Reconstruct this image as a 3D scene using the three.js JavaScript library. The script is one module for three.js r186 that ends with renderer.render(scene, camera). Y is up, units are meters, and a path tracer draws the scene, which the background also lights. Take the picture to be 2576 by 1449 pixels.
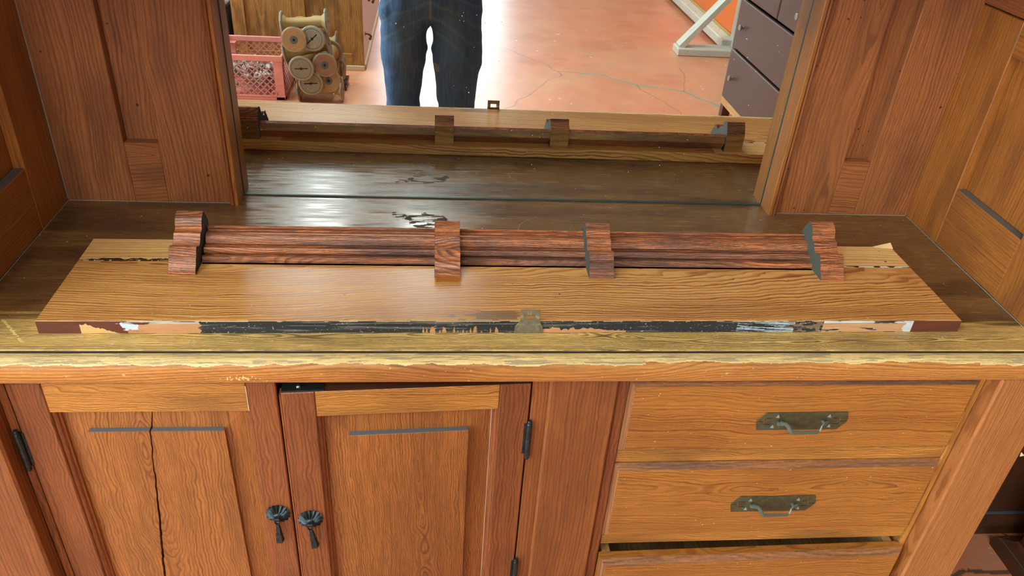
import * as THREE from 'three';
import { mergeGeometries, mergeVertices, toCreasedNormals } from 'three/addons/utils/BufferGeometryUtils.js';
import { MarchingCubes } from 'three/addons/objects/MarchingCubes.js';
import { RectAreaLightUniformsLib } from 'three/addons/lights/RectAreaLightUniformsLib.js';

RectAreaLightUniformsLib.init();
const scene = new THREE.Scene();

// ---------- camera ----------
const camera = new THREE.PerspectiveCamera(40.02, 2576 / 1449, 0.01, 60);
camera.position.set(-0.1297, 1.5251, 1.1728);
camera.rotation.set(-0.57385, -0.12176, 0.07465, 'YXZ');
scene.add(camera);

// ---------- sky and exposure ----------
scene.background = new THREE.Color().setRGB(0.68, 0.87, 1.0);
scene.backgroundIntensity = 20;
const renderer = new THREE.WebGLRenderer({ antialias: true });
renderer.toneMapping = THREE.LinearToneMapping;
renderer.toneMappingExposure = 0.62;
renderer.shadowMap.enabled = true;
renderer.shadowMap.type = THREE.PCFSoftShadowMap;
const LAMP = 52;           // ceiling strip radiance
const CH = 0.92;           // height of the sideboard top

// ---------- numbers ----------
function rng(seed) { let a = seed >>> 0; return () => { a = (a + 0x6D2B79F5) >>> 0; let t = a; t = Math.imul(t ^ (t >>> 15), t | 1); t ^= t + Math.imul(t ^ (t >>> 7), t | 61); return ((t ^ (t >>> 14)) >>> 0) / 4294967296; }; }
const TAB = new Float32Array(65536); { const r = rng(77); for (let i = 0; i < 65536; i++) TAB[i] = r(); }
function n2(x, y) {
  const xf = Math.floor(x), yf = Math.floor(y); let a = x - xf, b = y - yf; a = a * a * (3 - 2 * a); b = b * b * (3 - 2 * b);
  const x0 = xf & 255, x1 = (xf + 1) & 255, y0 = (yf & 255) << 8, y1 = ((yf + 1) & 255) << 8;
  const p = TAB[y0 + x0], q = TAB[y0 + x1], r = TAB[y1 + x0], s = TAB[y1 + x1];
  return p + (q - p) * a + (r + (s - r) * a - p - (q - p) * a) * b;
}
const s2 = (x, y) => n2(x, y) * 2 - 1;
function fbm(x, y, o = 3) { let s = 0, a = 0.5, t = 0; for (let i = 0; i < o; i++) { s += a * n2(x + i * 17.3, y + i * 9.1); t += a; a *= 0.5; x *= 2.03; y *= 2.03; } return s / t; }
const sst = (a, b, x) => { const t = Math.min(1, Math.max(0, (x - a) / (b - a))); return t * t * (3 - 2 * t); };
const lerp = (a, b, t) => a + (b - a) * t;
const clamp = (x, a, b) => Math.min(b, Math.max(a, x));

// ---------- textures: colour(u metres, v metres, out) ----------
function texture(W, H, ppm, fn, srgb = true) {
  const w = Math.max(4, Math.min(2048, Math.round(W * ppm))), h = Math.max(4, Math.min(2048, Math.round(H * ppm)));
  const d = new Uint8Array(w * h * 4), c = [0, 0, 0];
  for (let j = 0; j < h; j++) for (let i = 0; i < w; i++) {
    fn((i + 0.5) / w * W, (j + 0.5) / h * H, c);
    const k = (j * w + i) * 4;
    d[k] = clamp(c[0], 0, 255); d[k + 1] = clamp(c[1], 0, 255); d[k + 2] = clamp(c[2], 0, 255); d[k + 3] = 255;
  }
  const t = new THREE.DataTexture(d, w, h, THREE.RGBAFormat);
  t.wrapS = t.wrapT = THREE.MirroredRepeatWrapping; t.magFilter = THREE.LinearFilter; t.minFilter = THREE.LinearMipmapLinearFilter; t.generateMipmaps = true;
  if (srgb) t.colorSpace = THREE.SRGBColorSpace;
  t.needsUpdate = true; t.userData = { W, H };
  return t;
}
// a board sawn from a log: rings of radius r about a pith at (v0, -d), wandering along the grain
function grain(o) {
  const { seed = 1, v0 = 0.1, d = 0.05, f = 220, A = 0.03, Lu = 0.5, Lv = 0.4, a2 = 0.0012, early = [196, 126, 60], late = [138, 70, 28], con = 1, fib = 0.1, blot = 0.16, tone = [90, 48, 24], wav = 0, cu = 0, slope = 0 } = o;
  const s = seed * 13.7;
  return (u, v, c) => {
    const w = A * (fbm(u / Lu + s, v / Lv + s, 2) * 2 - 1), w2 = a2 * (s2(u / 0.035 + s, v / 0.012 - s) + 0.35 * s2(u / 0.011 - s, v / 0.005 + s)) + wav * s2(u / 0.012 + s, v / 0.03 + s);
    const vv = v - v0 + 0.012 * s2(u / 0.3 - s, 3.1), dd = d + w + slope * (u - cu);
    const r = Math.sqrt(vv * vv + dd * dd) + w2;
    let p = r * f + 2.0 * s2(r * 28 + s, 0.5) + 0.7 * s2(r * 95 + s, 7.5); const id = Math.floor(p); p -= id;
    const lt = sst(0.35, 0.9, p) * (1 - sst(0.92, 1, p)) * (0.4 + 0.6 * TAB[(id * 37 + seed * 91) & 65535]) * (0.55 + 0.6 * fbm(u * 6 - s, v * 34 + s, 2)) * con;
    const fi = 1 + fib * (s2(u * 70 + s, v * 1500) * 0.7 + s2(u * 240, v * 2600 + s) * 0.5 + s2(u * 22 + s, v * 420) * 0.5);
    const bl = blot * (sst(0.42, 0.78, fbm(u * 7 + s, v * 26 - s, 3)));
    for (let k = 0; k < 3; k++) c[k] = lerp(lerp(early[k], late[k], lt), tone[k], bl) * fi;
  };
}
function specks(n, W, H, seed, rmin, rmax) {           // small chips and dust specks with an outline of their own
  const r = rng(seed), L = []; for (let i = 0; i < n; i++) L.push([r() * W, r() * H, lerp(rmin, rmax, r() * r()), 0.4 + r() * 1.2, r() * 3.14]);
  const cell = 0.02, M = new Map();
  L.forEach((q) => { for (let a = -1; a <= 1; a++) for (let b = -1; b <= 1; b++) { const k = (Math.floor(q[0] / cell) + a) * 4096 + Math.floor(q[1] / cell) + b; if (!M.has(k)) M.set(k, []); M.get(k).push(q); } });
  return (u, v) => { const l = M.get(Math.floor(u / cell) * 4096 + Math.floor(v / cell)); if (!l) return 0; for (const q of l) { const dx = u - q[0], dy = v - q[1], a = (dx * Math.cos(q[4]) + dy * Math.sin(q[4])) / q[3], b = -dx * Math.sin(q[4]) + dy * Math.cos(q[4]); if (a * a + b * b < q[2] * q[2]) return 1; } return 0; };
}
const mix = (c, t, k) => { c[0] = lerp(c[0], t[0], k); c[1] = lerp(c[1], t[1], k); c[2] = lerp(c[2], t[2], k); };
function segDist(u, v, P) { let m = 9, at = 0; for (let i = 0; i + 1 < P.length; i++) { const [ax, ay] = P[i], [bx, by] = P[i + 1], dx = bx - ax, dy = by - ay; const t = clamp(((u - ax) * dx + (v - ay) * dy) / (dx * dx + dy * dy), 0, 1), d = Math.hypot(u - ax - dx * t, v - ay - dy * t); if (d < m) { m = d; at = i + t; } } segDist.at = at; return m; }

function woodMat(tex, rough = 0.42, extra = {}) { const m = new THREE.MeshPhysicalMaterial({ map: tex, roughness: rough, ...extra }); m.userData.W = tex.userData.W; m.userData.H = tex.userData.H; return m; }
const plain = (r, g, b, rough = 0.6, metal = 0, extra = {}) => new THREE.MeshPhysicalMaterial({ color: new THREE.Color().setStyle(`rgb(${r},${g},${b})`), roughness: rough, metalness: metal, ...extra });

// palette of the stained fir (sRGB albedo)
const ORANGE = { early: [176, 108, 50], late: [104, 50, 23], tone: [98, 54, 27] };
const RED = { early: [156, 88, 45], late: [94, 44, 25], tone: [82, 44, 28] };
const GOLD = { early: [204, 138, 62], late: [142, 82, 34], tone: [92, 60, 32] };

const gCounter = grain({ seed: 3, v0: 0.9, d: 0.5, f: 420, A: 0.02, Lu: 0.7, early: [128, 92, 52], late: [92, 62, 34], con: 0.9, fib: 0.16, blot: 0.5, tone: [66, 44, 26] });
const gFlame = grain({ seed: 5, v0: 0.395, d: 0.004, f: 330, A: 0.018, Lu: 0.11, Lv: 0.08, a2: 0.0012, early: [222, 184, 108], late: [116, 82, 42], con: 1.25, fib: 0.14, blot: 0.35, tone: [120, 92, 54] });
const spCounter = specks(260, 1.5, 0.43, 9, 0.0006, 0.0016);
// counter: u = x + 0.75, v = z + 0.035
const STAIN = [[-0.19, 0.03], [-0.165, 0.038], [-0.14, 0.03], [-0.118, 0.036], [-0.108, 0.052]];
function inStain(x, z) {
  const d = segDist(x, z, STAIN); const n = fbm(x * 60, z * 240, 3);
  const b = Math.hypot((x + 0.14) / 0.03, (z - 0.055) / 0.02);
  return (d < 0.009 * sst(0.3, 0.62, n) ? 1 : 0) || (b < 0.62 + 0.5 * n && n > 0.42 ? 0.75 : 0) || (Math.hypot((x + 0.14) / 0.016, (z - 0.095) / 0.02) < 0.9 && n > 0.45 ? 0.5 : 0);
}
const texCounter = texture(1.5, 0.43, 1365, (u, v, c) => {
  const x = u - 0.75, z = v - 0.035;
  gCounter(u, v, c);
  // finish worn through to pale wood toward the front edge, in grain-wise streaks
  const edge = 0.325 + 0.03 * fbm(x * 5, 2, 2) - 0.02 + 0.05 * (fbm(u * 9, v * 160, 3) - 0.5) + (x > 0.55 ? (x - 0.55) * 0.1 : 0);
  const worn = sst(edge - 0.012, edge + 0.012, z);
  if (worn > 0) { const e = [0, 0, 0]; gFlame(u, v, e); mix(c, e, worn); }
  if (Math.abs(x + 0.65 - (z - 0.334) * 0.9) < 0.0022 * (0.4 + n2(u * 300, v * 300)) && z > 0.325 && z < 0.372 && n2(u * 500, v * 500) > 0.25) mix(c, [238, 206, 130], 0.9);
  if (spCounter(u, v)) mix(c, [214, 205, 190], 0.8);
  const sc = segDist(x, z, [[0.0074, 0.0736], [0.012, 0.056], [0.0211, 0.0438], [0.0423, 0.028]]); if (sc < 0.0006) mix(c, [190, 150, 90], 0.8);
  const st = inStain(x, z); if (st) mix(c, [58, 46, 36], st * 0.75);
});
const rufCounter = texture(1.5, 0.43, 680, (u, v, c) => {
  const st = inStain(u - 0.75, v - 0.035), s = 58 + 40 * (fbm(u * 12, v * 90, 3) - 0.5) + 24 * s2(u * 30, v * 700) + (v > 0.37 ? 60 : 0);
  c[0] = c[1] = c[2] = st ? lerp(s, 205, st) : s;
}, false);
const texNosing = (() => {                              // u = x + 0.76, v = distance along the profile
  const a = grain({ seed: 8, v0: 0.02, d: 0.01, f: 240, A: 0.02, Lu: 0.25, Lv: 0.2, early: [206, 138, 66], late: [150, 82, 36], blot: 0.3, tone: [122, 66, 32] });
  const b = grain({ seed: 9, v0: 0.5, d: 0.3, f: 500, A: 0.02, early: [238, 206, 138], late: [200, 160, 98], fib: 0.12, blot: 0.2, tone: [170, 148, 112] });
  const sp = specks(160, 1.52, 0.09, 4, 0.0006, 0.0018);
  return texture(1.52, 0.09, 1347, (u, v, c) => {
    a(u, v, c);
    const e = [0, 0, 0], lim = 0.0275 + 0.006 * (fbm(u * 6, 0.7, 3) - 0.5) + 0.007 * (fbm(u * 45, 4.7, 3) - 0.5) - (u > 0.9 && u < 1.35 ? 0.003 : 0);
    if (v < lim) { b(u, v, e); mix(c, e, 0.95); if (fbm(u * 30, v * 500, 3) > 0.6) mix(c, [136, 118, 98], 0.5); if (lim - v < 0.0016) mix(c, [242, 214, 146], 0.7); }
    else if (sp(u, v)) mix(c, [216, 190, 150], 0.8);
    if (v < 0.0052) mix(c, [60, 48, 36], 0.85);
    if (Math.hypot((u - 0.405) / 0.03, (v - 0.046) / 0.006) < n2(u * 700, v * 500) * 1.5 - 0.45) mix(c, [240, 206, 130], 0.9);
  });
})();
const texBoard = (() => {                              // u along the board, v = 0 at its back edge
  const a = grain({ seed: 21, v0: 0.062, d: 0.004, cu: 0.16, slope: 0.075, f: 215, A: 0.014, Lu: 0.3, Lv: 0.12, a2: 0.002, early: [220, 162, 90], late: [148, 80, 38], con: 1.15, fib: 0.07, blot: 0.3, tone: [142, 84, 40] });
  const p = grain({ seed: 22, v0: 0.3, d: 0.1, f: 150, A: 0.03, Lu: 0.2, early: [242, 198, 128], late: [212, 156, 88], fib: 0.07, blot: 0.2, tone: [190, 130, 66] });
  const sp = specks(90, 1.2, 0.2, 31, 0.0006, 0.0015);
  return texture(1.198, 0.2017, 1670, (u, v, c) => {
    a(u, v, c);
    const left = u < 0.2 && v < 0.0605, right = u > 1.02 && v < 0.0635;
    if (left || right) {
      p(u, v, c); const e = (left ? 0.0605 : 0.0635) - v;
      if (left && e < 0.004 + 0.016 * (fbm(u * 38, 3.3, 3) - 0.42) && fbm(u * 120, v * 500, 2) > 0.3) mix(c, [40, 34, 30], 0.92);
      if (left && e < 0.003 && n2(u * 240, 5) > 0.72) mix(c, [235, 225, 205], 0.8);
      if (right && e < 0.0042) mix(c, n2(u * 90, v * 300) > 0.3 && e < 0.0034 ? [238, 236, 222] : [42, 34, 26], 0.95);
      if (right && Math.hypot(u - 1.166, v - 0.046) < 0.002) mix(c, [60, 58, 60], 0.9);
    }
    // ghost of a corbel foot that sat further forward, stained darker
    if (u > 0.482 && u < 0.518 && v > 0.09 && v < 0.108 + 0.002 * n2(u * 200, 1)) mix(c, [168, 92, 26], 0.75);
    if (sp(u, v)) mix(c, v > 0.15 ? [236, 200, 140] : [90, 70, 55], 0.75);
    if (v > 0.17 && Math.hypot((u - 0.56) / 0.05, (v - 0.192) / 0.014) < fbm(u * 40, v * 160, 3) * 1.6) mix(c, [110, 88, 70], 0.6);
    if (v > 0.1985 && n2(u * 70, 2.2) > 0.55 && u > 0.12) mix(c, [226, 186, 132], 0.7);
  });
})();
const texBoardEdge = (() => {                          // u along the board, v = 0 bottom
  const raw = grain({ seed: 41, v0: 0.3, d: 0.1, f: 260, A: 0.03, early: [206, 148, 98], late: [178, 116, 70], fib: 0.1, blot: 0.2 });
  return texture(1.198, 0.0186, 1700, (u, v, c) => {
    const n = fbm(u * 40, v * 260, 3), jag = fbm(u * 260, v * 60, 2), streak = fbm(u * 16, v * 420, 3);
    const black = () => { c[0] = 34 + 26 * streak; c[1] = 34 + 28 * streak; c[2] = 36 + 26 * streak; if (streak > 0.66) mix(c, [150, 142, 124], 0.55); };
    const dark = () => { c[0] = 92 + 24 * n; c[1] = 46 + 14 * n; c[2] = 30 + 10 * n; };
    if (u < 0.05 || u > 1.128) dark();
    else if (u < 0.19 + 0.012 * (n - 0.5)) {
      const wob = u + 0.012 * (jag - 0.5) + 0.02 * (n - 0.5);
      if (v > 0.0118 + 0.004 * n && u > 0.1) { c[0] = 120 + 110 * n; c[1] = 114 + 108 * n; c[2] = 104 + 104 * n; if (n < 0.42) dark(); }
      else if (wob < 0.1) { dark(); if (v < 0.0165 - (u - 0.045) * 0.30 + 0.006 * (jag - 0.5) && v > -0.004 + (u - 0.045) * 0.02) { raw(u, v, c); mix(c, [246, 206, 130], 0.55); } }
      else if (wob < 0.122) { c[0] = 176 + 56 * n; c[1] = 192 + 46 * n; c[2] = 204 + 40 * n; if (v < 0.003 + 0.006 * jag) raw(u, v, c); }
      else { raw(u, v, c); mix(c, [206, 148, 102], 0.5); } }
    else if (u > 1.0) { raw(u, v, c); mix(c, [220, 172, 130], 0.4); if (v > 0.015 || u > 1.105 + 0.02 * n) { c[0] = 190 + 40 * n; c[1] = 190 + 44 * n; c[2] = 186 + 40 * n; } if (n < 0.3) black(); }
    else {
      black();
      if (u > 0.46 && u < 0.6 && v < 0.0105 * Math.max(0, n2(u * 430, 3) * 2.1 - 1.0)) { raw(u, v, c); }
      if (u > 0.615 && u < 0.73 && v < 0.0035 + 0.006 * n2(u * 320, 8) * sst(0.73, 0.66, u)) { raw(u, v, c); mix(c, [214, 154, 104], 0.6); }
      if (u > 0.88 && u < 0.96 && n2(u * 50 + v * 900, v * 700) > 0.52) mix(c, [206, 224, 232], 0.8);
      if (u > 0.95 && n2(u * 160, v * 400) > 0.62) mix(c, [168, 132, 92], 0.7);
      if (v > 0.0172 && n2(u * 90, 6) > 0.5) mix(c, [212, 188, 146], 0.8);
      if (n2(u * 420, v * 700) > 0.9) mix(c, [196, 190, 176], 0.8);
    }
  });
})();
const texPanelA = texture(0.42, 0.26, 1750, grain({ seed: 51, v0: 0.125, d: 0, cu: 0.31, slope: 0.12, f: 270, A: 0.012, Lu: 0.09, Lv: 0.1, a2: 0.0026, wav: 0.0009, ...ORANGE, con: 0.8, fib: 0.12, blot: 0.2 }));
const texPanelB = texture(0.42, 0.26, 1750, grain({ seed: 53, v0: 0.155, d: 0.004, f: 300, A: 0.022, Lu: 0.07, Lv: 0.1, a2: 0.0022, wav: 0.0009, ...ORANGE, con: 0.85, fib: 0.14, blot: 0.2 }));
const texStile = texture(0.9, 0.5, 1400, grain({ seed: 55, v0: 0.2, d: 0.02, f: 230, A: 0.04, Lu: 0.13, Lv: 0.07, a2: 0.0026, wav: 0.0006, ...RED, con: 0.75, fib: 0.1, blot: 0.25 }));
const texRail = texture(0.8, 0.4, 1400, grain({ seed: 57, v0: 0.18, d: 0.01, f: 260, A: 0.03, Lu: 0.09, Lv: 0.05, a2: 0.003, ...GOLD, con: 0.95, fib: 0.1, blot: 0.35 }));
const spDrawer = specks(150, 0.52, 0.52, 61, 0.0005, 0.0013);
const gDrawer = grain({ seed: 59, v0: 0.3, d: 0.015, f: 220, A: 0.04, Lu: 0.15, Lv: 0.09, a2: 0.0026, early: [188, 121, 51], late: [126, 66, 26], tone: [120, 64, 27], con: 0.8, fib: 0.1, blot: 0.22 });
const texDrawer = texture(0.52, 0.52, 1500, (u, v, c) => { gDrawer(u, v, c); if (spDrawer(u, v)) mix(c, [244, 206, 140], 0.8); });
const texStraight = texture(0.9, 0.3, 1400, grain({ seed: 63, v0: 0.9, d: 0.35, f: 210, A: 0.03, Lu: 0.6, early: [162, 94, 46], late: [104, 52, 26], tone: [98, 52, 28], con: 0.8, fib: 0.09, blot: 0.25 }));
const texPost = texture(0.9, 0.2, 1400, grain({ seed: 65, v0: 0.22, d: 0.04, f: 240, A: 0.05, Lu: 0.35, Lv: 0.2, early: [188, 120, 64], late: [136, 76, 36], tone: [150, 92, 46], con: 0.8, fib: 0.09, blot: 0.3 }));
const holed = (g, sp, col) => (u, v, c) => { g(u, v, c); if (sp(u, v)) mix(c, col, 0.75); };
const texBack = texture(0.45, 0.6, 1400, holed(grain({ seed: 67, v0: 0.28, d: 0.03, f: 170, A: 0.04, Lu: 0.35, Lv: 0.14, a2: 0.0016, early: [164, 98, 52], late: [112, 60, 32], tone: [96, 54, 34], con: 0.95, fib: 0.09, blot: 0.35 }), specks(26, 0.45, 0.6, 201, 0.0012, 0.0028), [40, 30, 26]));
const texSide = texture(0.45, 0.6, 1200, grain({ seed: 69, v0: 0.3, d: 0.03, f: 190, A: 0.03, Lu: 0.3, Lv: 0.14, early: [172, 104, 42], late: [120, 66, 28], tone: [100, 56, 28], con: 0.7, fib: 0.1, blot: 0.35 }));
const texTrim = texture(1.0, 0.2, 1400, grain({ seed: 71, v0: 0.1, d: 0.012, f: 330, A: 0.03, Lu: 0.16, Lv: 0.07, a2: 0.0018, early: [182, 110, 66], late: [76, 44, 36], tone: [88, 66, 62], con: 1.1, fib: 0.3, blot: 0.6 }));
const texOak = texture(1.2, 0.8, 500, grain({ seed: 73, v0: 0.3, d: 0.04, f: 90, A: 0.05, Lu: 0.4, early: [172, 122, 60], late: [128, 82, 38], tone: [92, 58, 30], con: 0.8, fib: 0.14, blot: 0.5 }));
const texUmber = texture(1.0, 0.5, 500, grain({ seed: 75, v0: 0.3, d: 0.04, f: 120, A: 0.05, Lu: 0.4, early: [96, 54, 30], late: [70, 38, 22], tone: [54, 32, 20], con: 0.8, fib: 0.12, blot: 0.4 }));
const texPale = texture(1.0, 0.4, 500, grain({ seed: 79, v0: 0.3, d: 0.1, f: 150, A: 0.03, early: [206, 160, 102], late: [176, 126, 74], fib: 0.12, blot: 0.3, tone: [160, 114, 70] }));

const texGrime = texture(0.6, 0.3, 900, grain({ seed: 83, v0: 0.6, d: 0.2, f: 300, A: 0.03, early: [166, 108, 64], late: [112, 70, 44], tone: [104, 76, 60], con: 0.8, fib: 0.16, blot: 0.6 }));
const M = {
  grime: woodMat(texGrime, 0.4),
  counter: woodMat(texCounter, 1, { roughnessMap: rufCounter, specularIntensity: 1 }),
  nosing: woodMat(texNosing, 0.5), board: woodMat(texBoard, 0.3), boardEdge: woodMat(texBoardEdge, 0.5),
  panelA: woodMat(texPanelA, 0.42), panelB: woodMat(texPanelB, 0.42), stile: woodMat(texStile, 0.42), rail: woodMat(texRail, 0.42),
  drawer: woodMat(texDrawer, 0.4), straight: woodMat(texStraight, 0.42), post: woodMat(texPost, 0.45), back: woodMat(texBack, 0.42), side: woodMat(texSide, 0.42),
  trim: woodMat(texTrim, 0.36), oak: woodMat(texOak, 0.5), umber: woodMat(texUmber, 0.45), pale: woodMat(texPale, 0.7),
};

// ---------- geometry helpers (all return non-indexed geometry in world coordinates) ----------
function soup(tris) { const g = new THREE.BufferGeometry(); g.setAttribute('position', new THREE.Float32BufferAttribute(tris, 3)); g.computeVertexNormals(); return g; }
function quad(T, a, b, c, d) { T.push(...a, ...b, ...c, ...a, ...c, ...d); }
// box with chamfered edges: 44 triangles
function cbox(x0, x1, y0, y1, z0, z1, c = 0.0012) {
  c = Math.min(c, (x1 - x0) / 3, (y1 - y0) / 3, (z1 - z0) / 3);
  const lo = [x0, y0, z0], hi = [x1, y1, z1], T = [];
  const P = (s, ax) => [0, 1, 2].map((k) => { const b = s[k] > 0 ? hi[k] : lo[k]; return k === ax ? b : b - s[k] * c; });
  const S = [-1, 1];
  const mid = lo.map((l, k) => (l + hi[k]) / 2);
  const out = (pts) => { // orient outwards
    const A = new THREE.Vector3(...pts[0]), B = new THREE.Vector3(...pts[1]), C = new THREE.Vector3(...pts[2]);
    const n = B.clone().sub(A).cross(C.clone().sub(A)); const cen = pts.reduce((s, p) => s.add(new THREE.Vector3(...p)), new THREE.Vector3()).multiplyScalar(1 / pts.length).sub(new THREE.Vector3(...mid));
    const half = lo.map((l, k) => (hi[k] - l) / 2); cen.set(cen.x / half[0], cen.y / half[1], cen.z / half[2]);
    const q = n.dot(cen) < 0 ? pts.slice().reverse() : pts;
    if (q.length === 4) quad(T, ...q); else T.push(...q[0], ...q[1], ...q[2]);
  };
  for (let ax = 0; ax < 3; ax++) { const b = (ax + 1) % 3, d = (ax + 2) % 3;
    for (const s of S) { const mk = (i, j) => { const q = [0, 0, 0]; q[ax] = s; q[b] = i; q[d] = j; return P(q, ax); }; out([mk(-1, -1), mk(1, -1), mk(1, 1), mk(-1, 1)]); }
    for (const i of S) for (const j of S) { const mk = (s, wax) => { const q = [0, 0, 0]; q[ax] = s; q[b] = i; q[d] = j; return P(q, wax); }; out([mk(-1, b), mk(1, b), mk(1, d), mk(-1, d)]); } }
  for (const i of S) for (const j of S) for (const k of S) out([P([i, j, k], 0), P([i, j, k], 1), P([i, j, k], 2)]);
  return soup(T);
}
// stack of rectangular rings [inset, z] facing +z, optionally capped
function rings(x0, x1, y0, y1, L, cap = true) {
  const T = []; const R = (i) => { const [a, z] = L[i]; return [[x0 + a, y0 + a, z], [x1 - a, y0 + a, z], [x1 - a, y1 - a, z], [x0 + a, y1 - a, z]]; };
  for (let i = 0; i + 1 < L.length; i++) { const A = R(i), B = R(i + 1); for (let k = 0; k < 4; k++) quad(T, A[k], A[(k + 1) % 4], B[(k + 1) % 4], B[k]); }
  if (cap) quad(T, ...R(L.length - 1));
  return soup(T);
}
// closed outline (z, y) drawn along x; carries its own uv: u = x - x0, v = length along the outline
function alongX(P, x0, x1, mat, crease = 0.7, ou = 0, ov = 0) {
  const T = [], U = []; let len = 0; const W = mat.userData.W, H = mat.userData.H;
  let area = 0; for (let i = 0; i < P.length; i++) { const a = P[i], b = P[(i + 1) % P.length]; area += a[0] * b[1] - b[0] * a[1]; }
  const Q = area > 0 ? P : P.slice().reverse();
  for (let i = 0; i < Q.length; i++) { const a = Q[i], b = Q[(i + 1) % Q.length], l = Math.hypot(b[0] - a[0], b[1] - a[1]);
    quad(T, [x0, a[1], a[0]], [x1, a[1], a[0]], [x1, b[1], b[0]], [x0, b[1], b[0]]);
    const va = (ov + len) / H, vb = (ov + len + l) / H, ua = ou / W, ub = (ou + x1 - x0) / W; U.push(ua, va, ub, va, ub, vb, ua, va, ub, vb, ua, vb); len += l; }
  const sh = Q.map((p) => new THREE.Vector2(p[0], p[1]));
  for (const f of THREE.ShapeUtils.triangulateShape(sh, [])) for (const [x, ord] of [[x0, [0, 1, 2]], [x1, [0, 2, 1]]]) for (const k of ord) { const p = Q[f[k]]; T.push(x, p[1], p[0]); U.push((p[0] + ou) / W * 0.3, (p[1] + ov) / H); }
  let g = soup(T); g.setAttribute('uv', new THREE.Float32BufferAttribute(U, 2));
  return crease ? toCreasedNormals(g, crease) : g;
}
function shapeZ(shape, z0, depth, bevel = 0) { const g = new THREE.ExtrudeGeometry(shape, { depth, bevelEnabled: bevel > 0, bevelSize: bevel, bevelThickness: bevel, bevelSegments: 1, curveSegments: 12 }); g.translate(0, 0, z0); return g.index ? g.toNonIndexed() : g; }
const polyShape = (P) => { const s = new THREE.Shape(); s.moveTo(P[0][0], P[0][1]); for (let i = 1; i < P.length; i++) s.lineTo(P[i][0], P[i][1]); s.closePath(); return s; };
// flat bar of width w (along `wide`) and thickness t following points
function strap(P, w, t, wide) {
  const N = P.length, V = P.map((p) => new THREE.Vector3(...p)), Wd = new THREE.Vector3(...wide).normalize(), R = [];
  for (let i = 0; i < N; i++) { const d = V[Math.min(i + 1, N - 1)].clone().sub(V[Math.max(i - 1, 0)]).normalize(); const n = d.clone().cross(Wd).normalize(), ww = n.clone().cross(d).normalize();
    R.push([[1, 1], [-1, 1], [-1, -1], [1, -1]].map(([a, b]) => V[i].clone().addScaledVector(ww, a * w / 2).addScaledVector(n, b * t / 2).toArray())); }
  const T = []; for (let i = 0; i + 1 < N; i++) for (let k = 0; k < 4; k++) quad(T, R[i][k], R[i + 1][k], R[i + 1][(k + 1) % 4], R[i][(k + 1) % 4]);
  quad(T, ...R[0]); quad(T, ...R[N - 1].slice().reverse());
  const g = soup(T); return fixOut(g);
}
function fixOut(g) { // flip the winding if the signed volume is negative
  const p = g.attributes.position.array; let v = 0; for (let i = 0; i < p.length; i += 9) { v += p[i] * (p[i + 4] * p[i + 8] - p[i + 5] * p[i + 7]) - p[i + 1] * (p[i + 3] * p[i + 8] - p[i + 5] * p[i + 6]) + p[i + 2] * (p[i + 3] * p[i + 7] - p[i + 4] * p[i + 6]); }
  if (v < 0) { for (let i = 0; i < p.length; i += 9) for (let k = 0; k < 3; k++) { const q = p[i + 3 + k]; p[i + 3 + k] = p[i + 6 + k]; p[i + 6 + k] = q; } g.computeVertexNormals(); }
  return g;
}
function tube(P, r, seg = 8, closed = false) { return new THREE.TubeGeometry(new THREE.CatmullRomCurve3(P.map((p) => new THREE.Vector3(...p)), closed, 'catmullrom', 0.1), P.length * 6, r, seg, closed).toNonIndexed(); }
function lathe(P, seg = 24) { return toCreasedNormals(new THREE.LatheGeometry(P.map((p) => new THREE.Vector2(p[0], p[1])), seg).toNonIndexed(), 0.6); }
const clean = (g) => { const q = g.index ? g.toNonIndexed() : g; if (!q.attributes.uv) q.setAttribute('uv', new THREE.Float32BufferAttribute(new Float32Array(q.attributes.position.count * 2), 2)); for (const k of Object.keys(q.attributes)) if (!['position', 'normal', 'uv'].includes(k)) q.deleteAttribute(k); return q; };
const merge = (L) => mergeGeometries(L.map(clean));
const AX = { x: 0, y: 1, z: 2 };
// wood uv in metres: u runs with the grain, v across it
function wuv(g, mat, axis, ou = 0, ov = 0, turn = 0) {
  const q = g.index ? g.toNonIndexed() : g, p = q.attributes.position, U = new Float32Array(p.count * 2), W = mat.userData.W || 1, H = mat.userData.H || 1, a = AX[axis];
  const A = new THREE.Vector3(), B = new THREE.Vector3(), C = new THREE.Vector3();
  for (let i = 0; i < p.count; i += 3) {
    A.fromBufferAttribute(p, i); B.fromBufferAttribute(p, i + 1); C.fromBufferAttribute(p, i + 2);
    const n = B.clone().sub(A).cross(C.clone().sub(A)).toArray().map(Math.abs); let dm = n[0] >= n[1] && n[0] >= n[2] ? 0 : n[1] >= n[2] ? 1 : 2;
    [A, B, C].forEach((V, k) => { const v = V.toArray(); let u, w; if (dm === a) { u = v[(a + 1) % 3] * 0.15; w = v[(a + 2) % 3]; } else { u = v[a]; w = v[3 - a - dm]; } U[(i + k) * 2] = (u + ou) / W; U[(i + k) * 2 + 1] = (w + ov) / H; });
  }
  q.setAttribute('uv', new THREE.BufferAttribute(U, 2)); return q;
}

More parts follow.
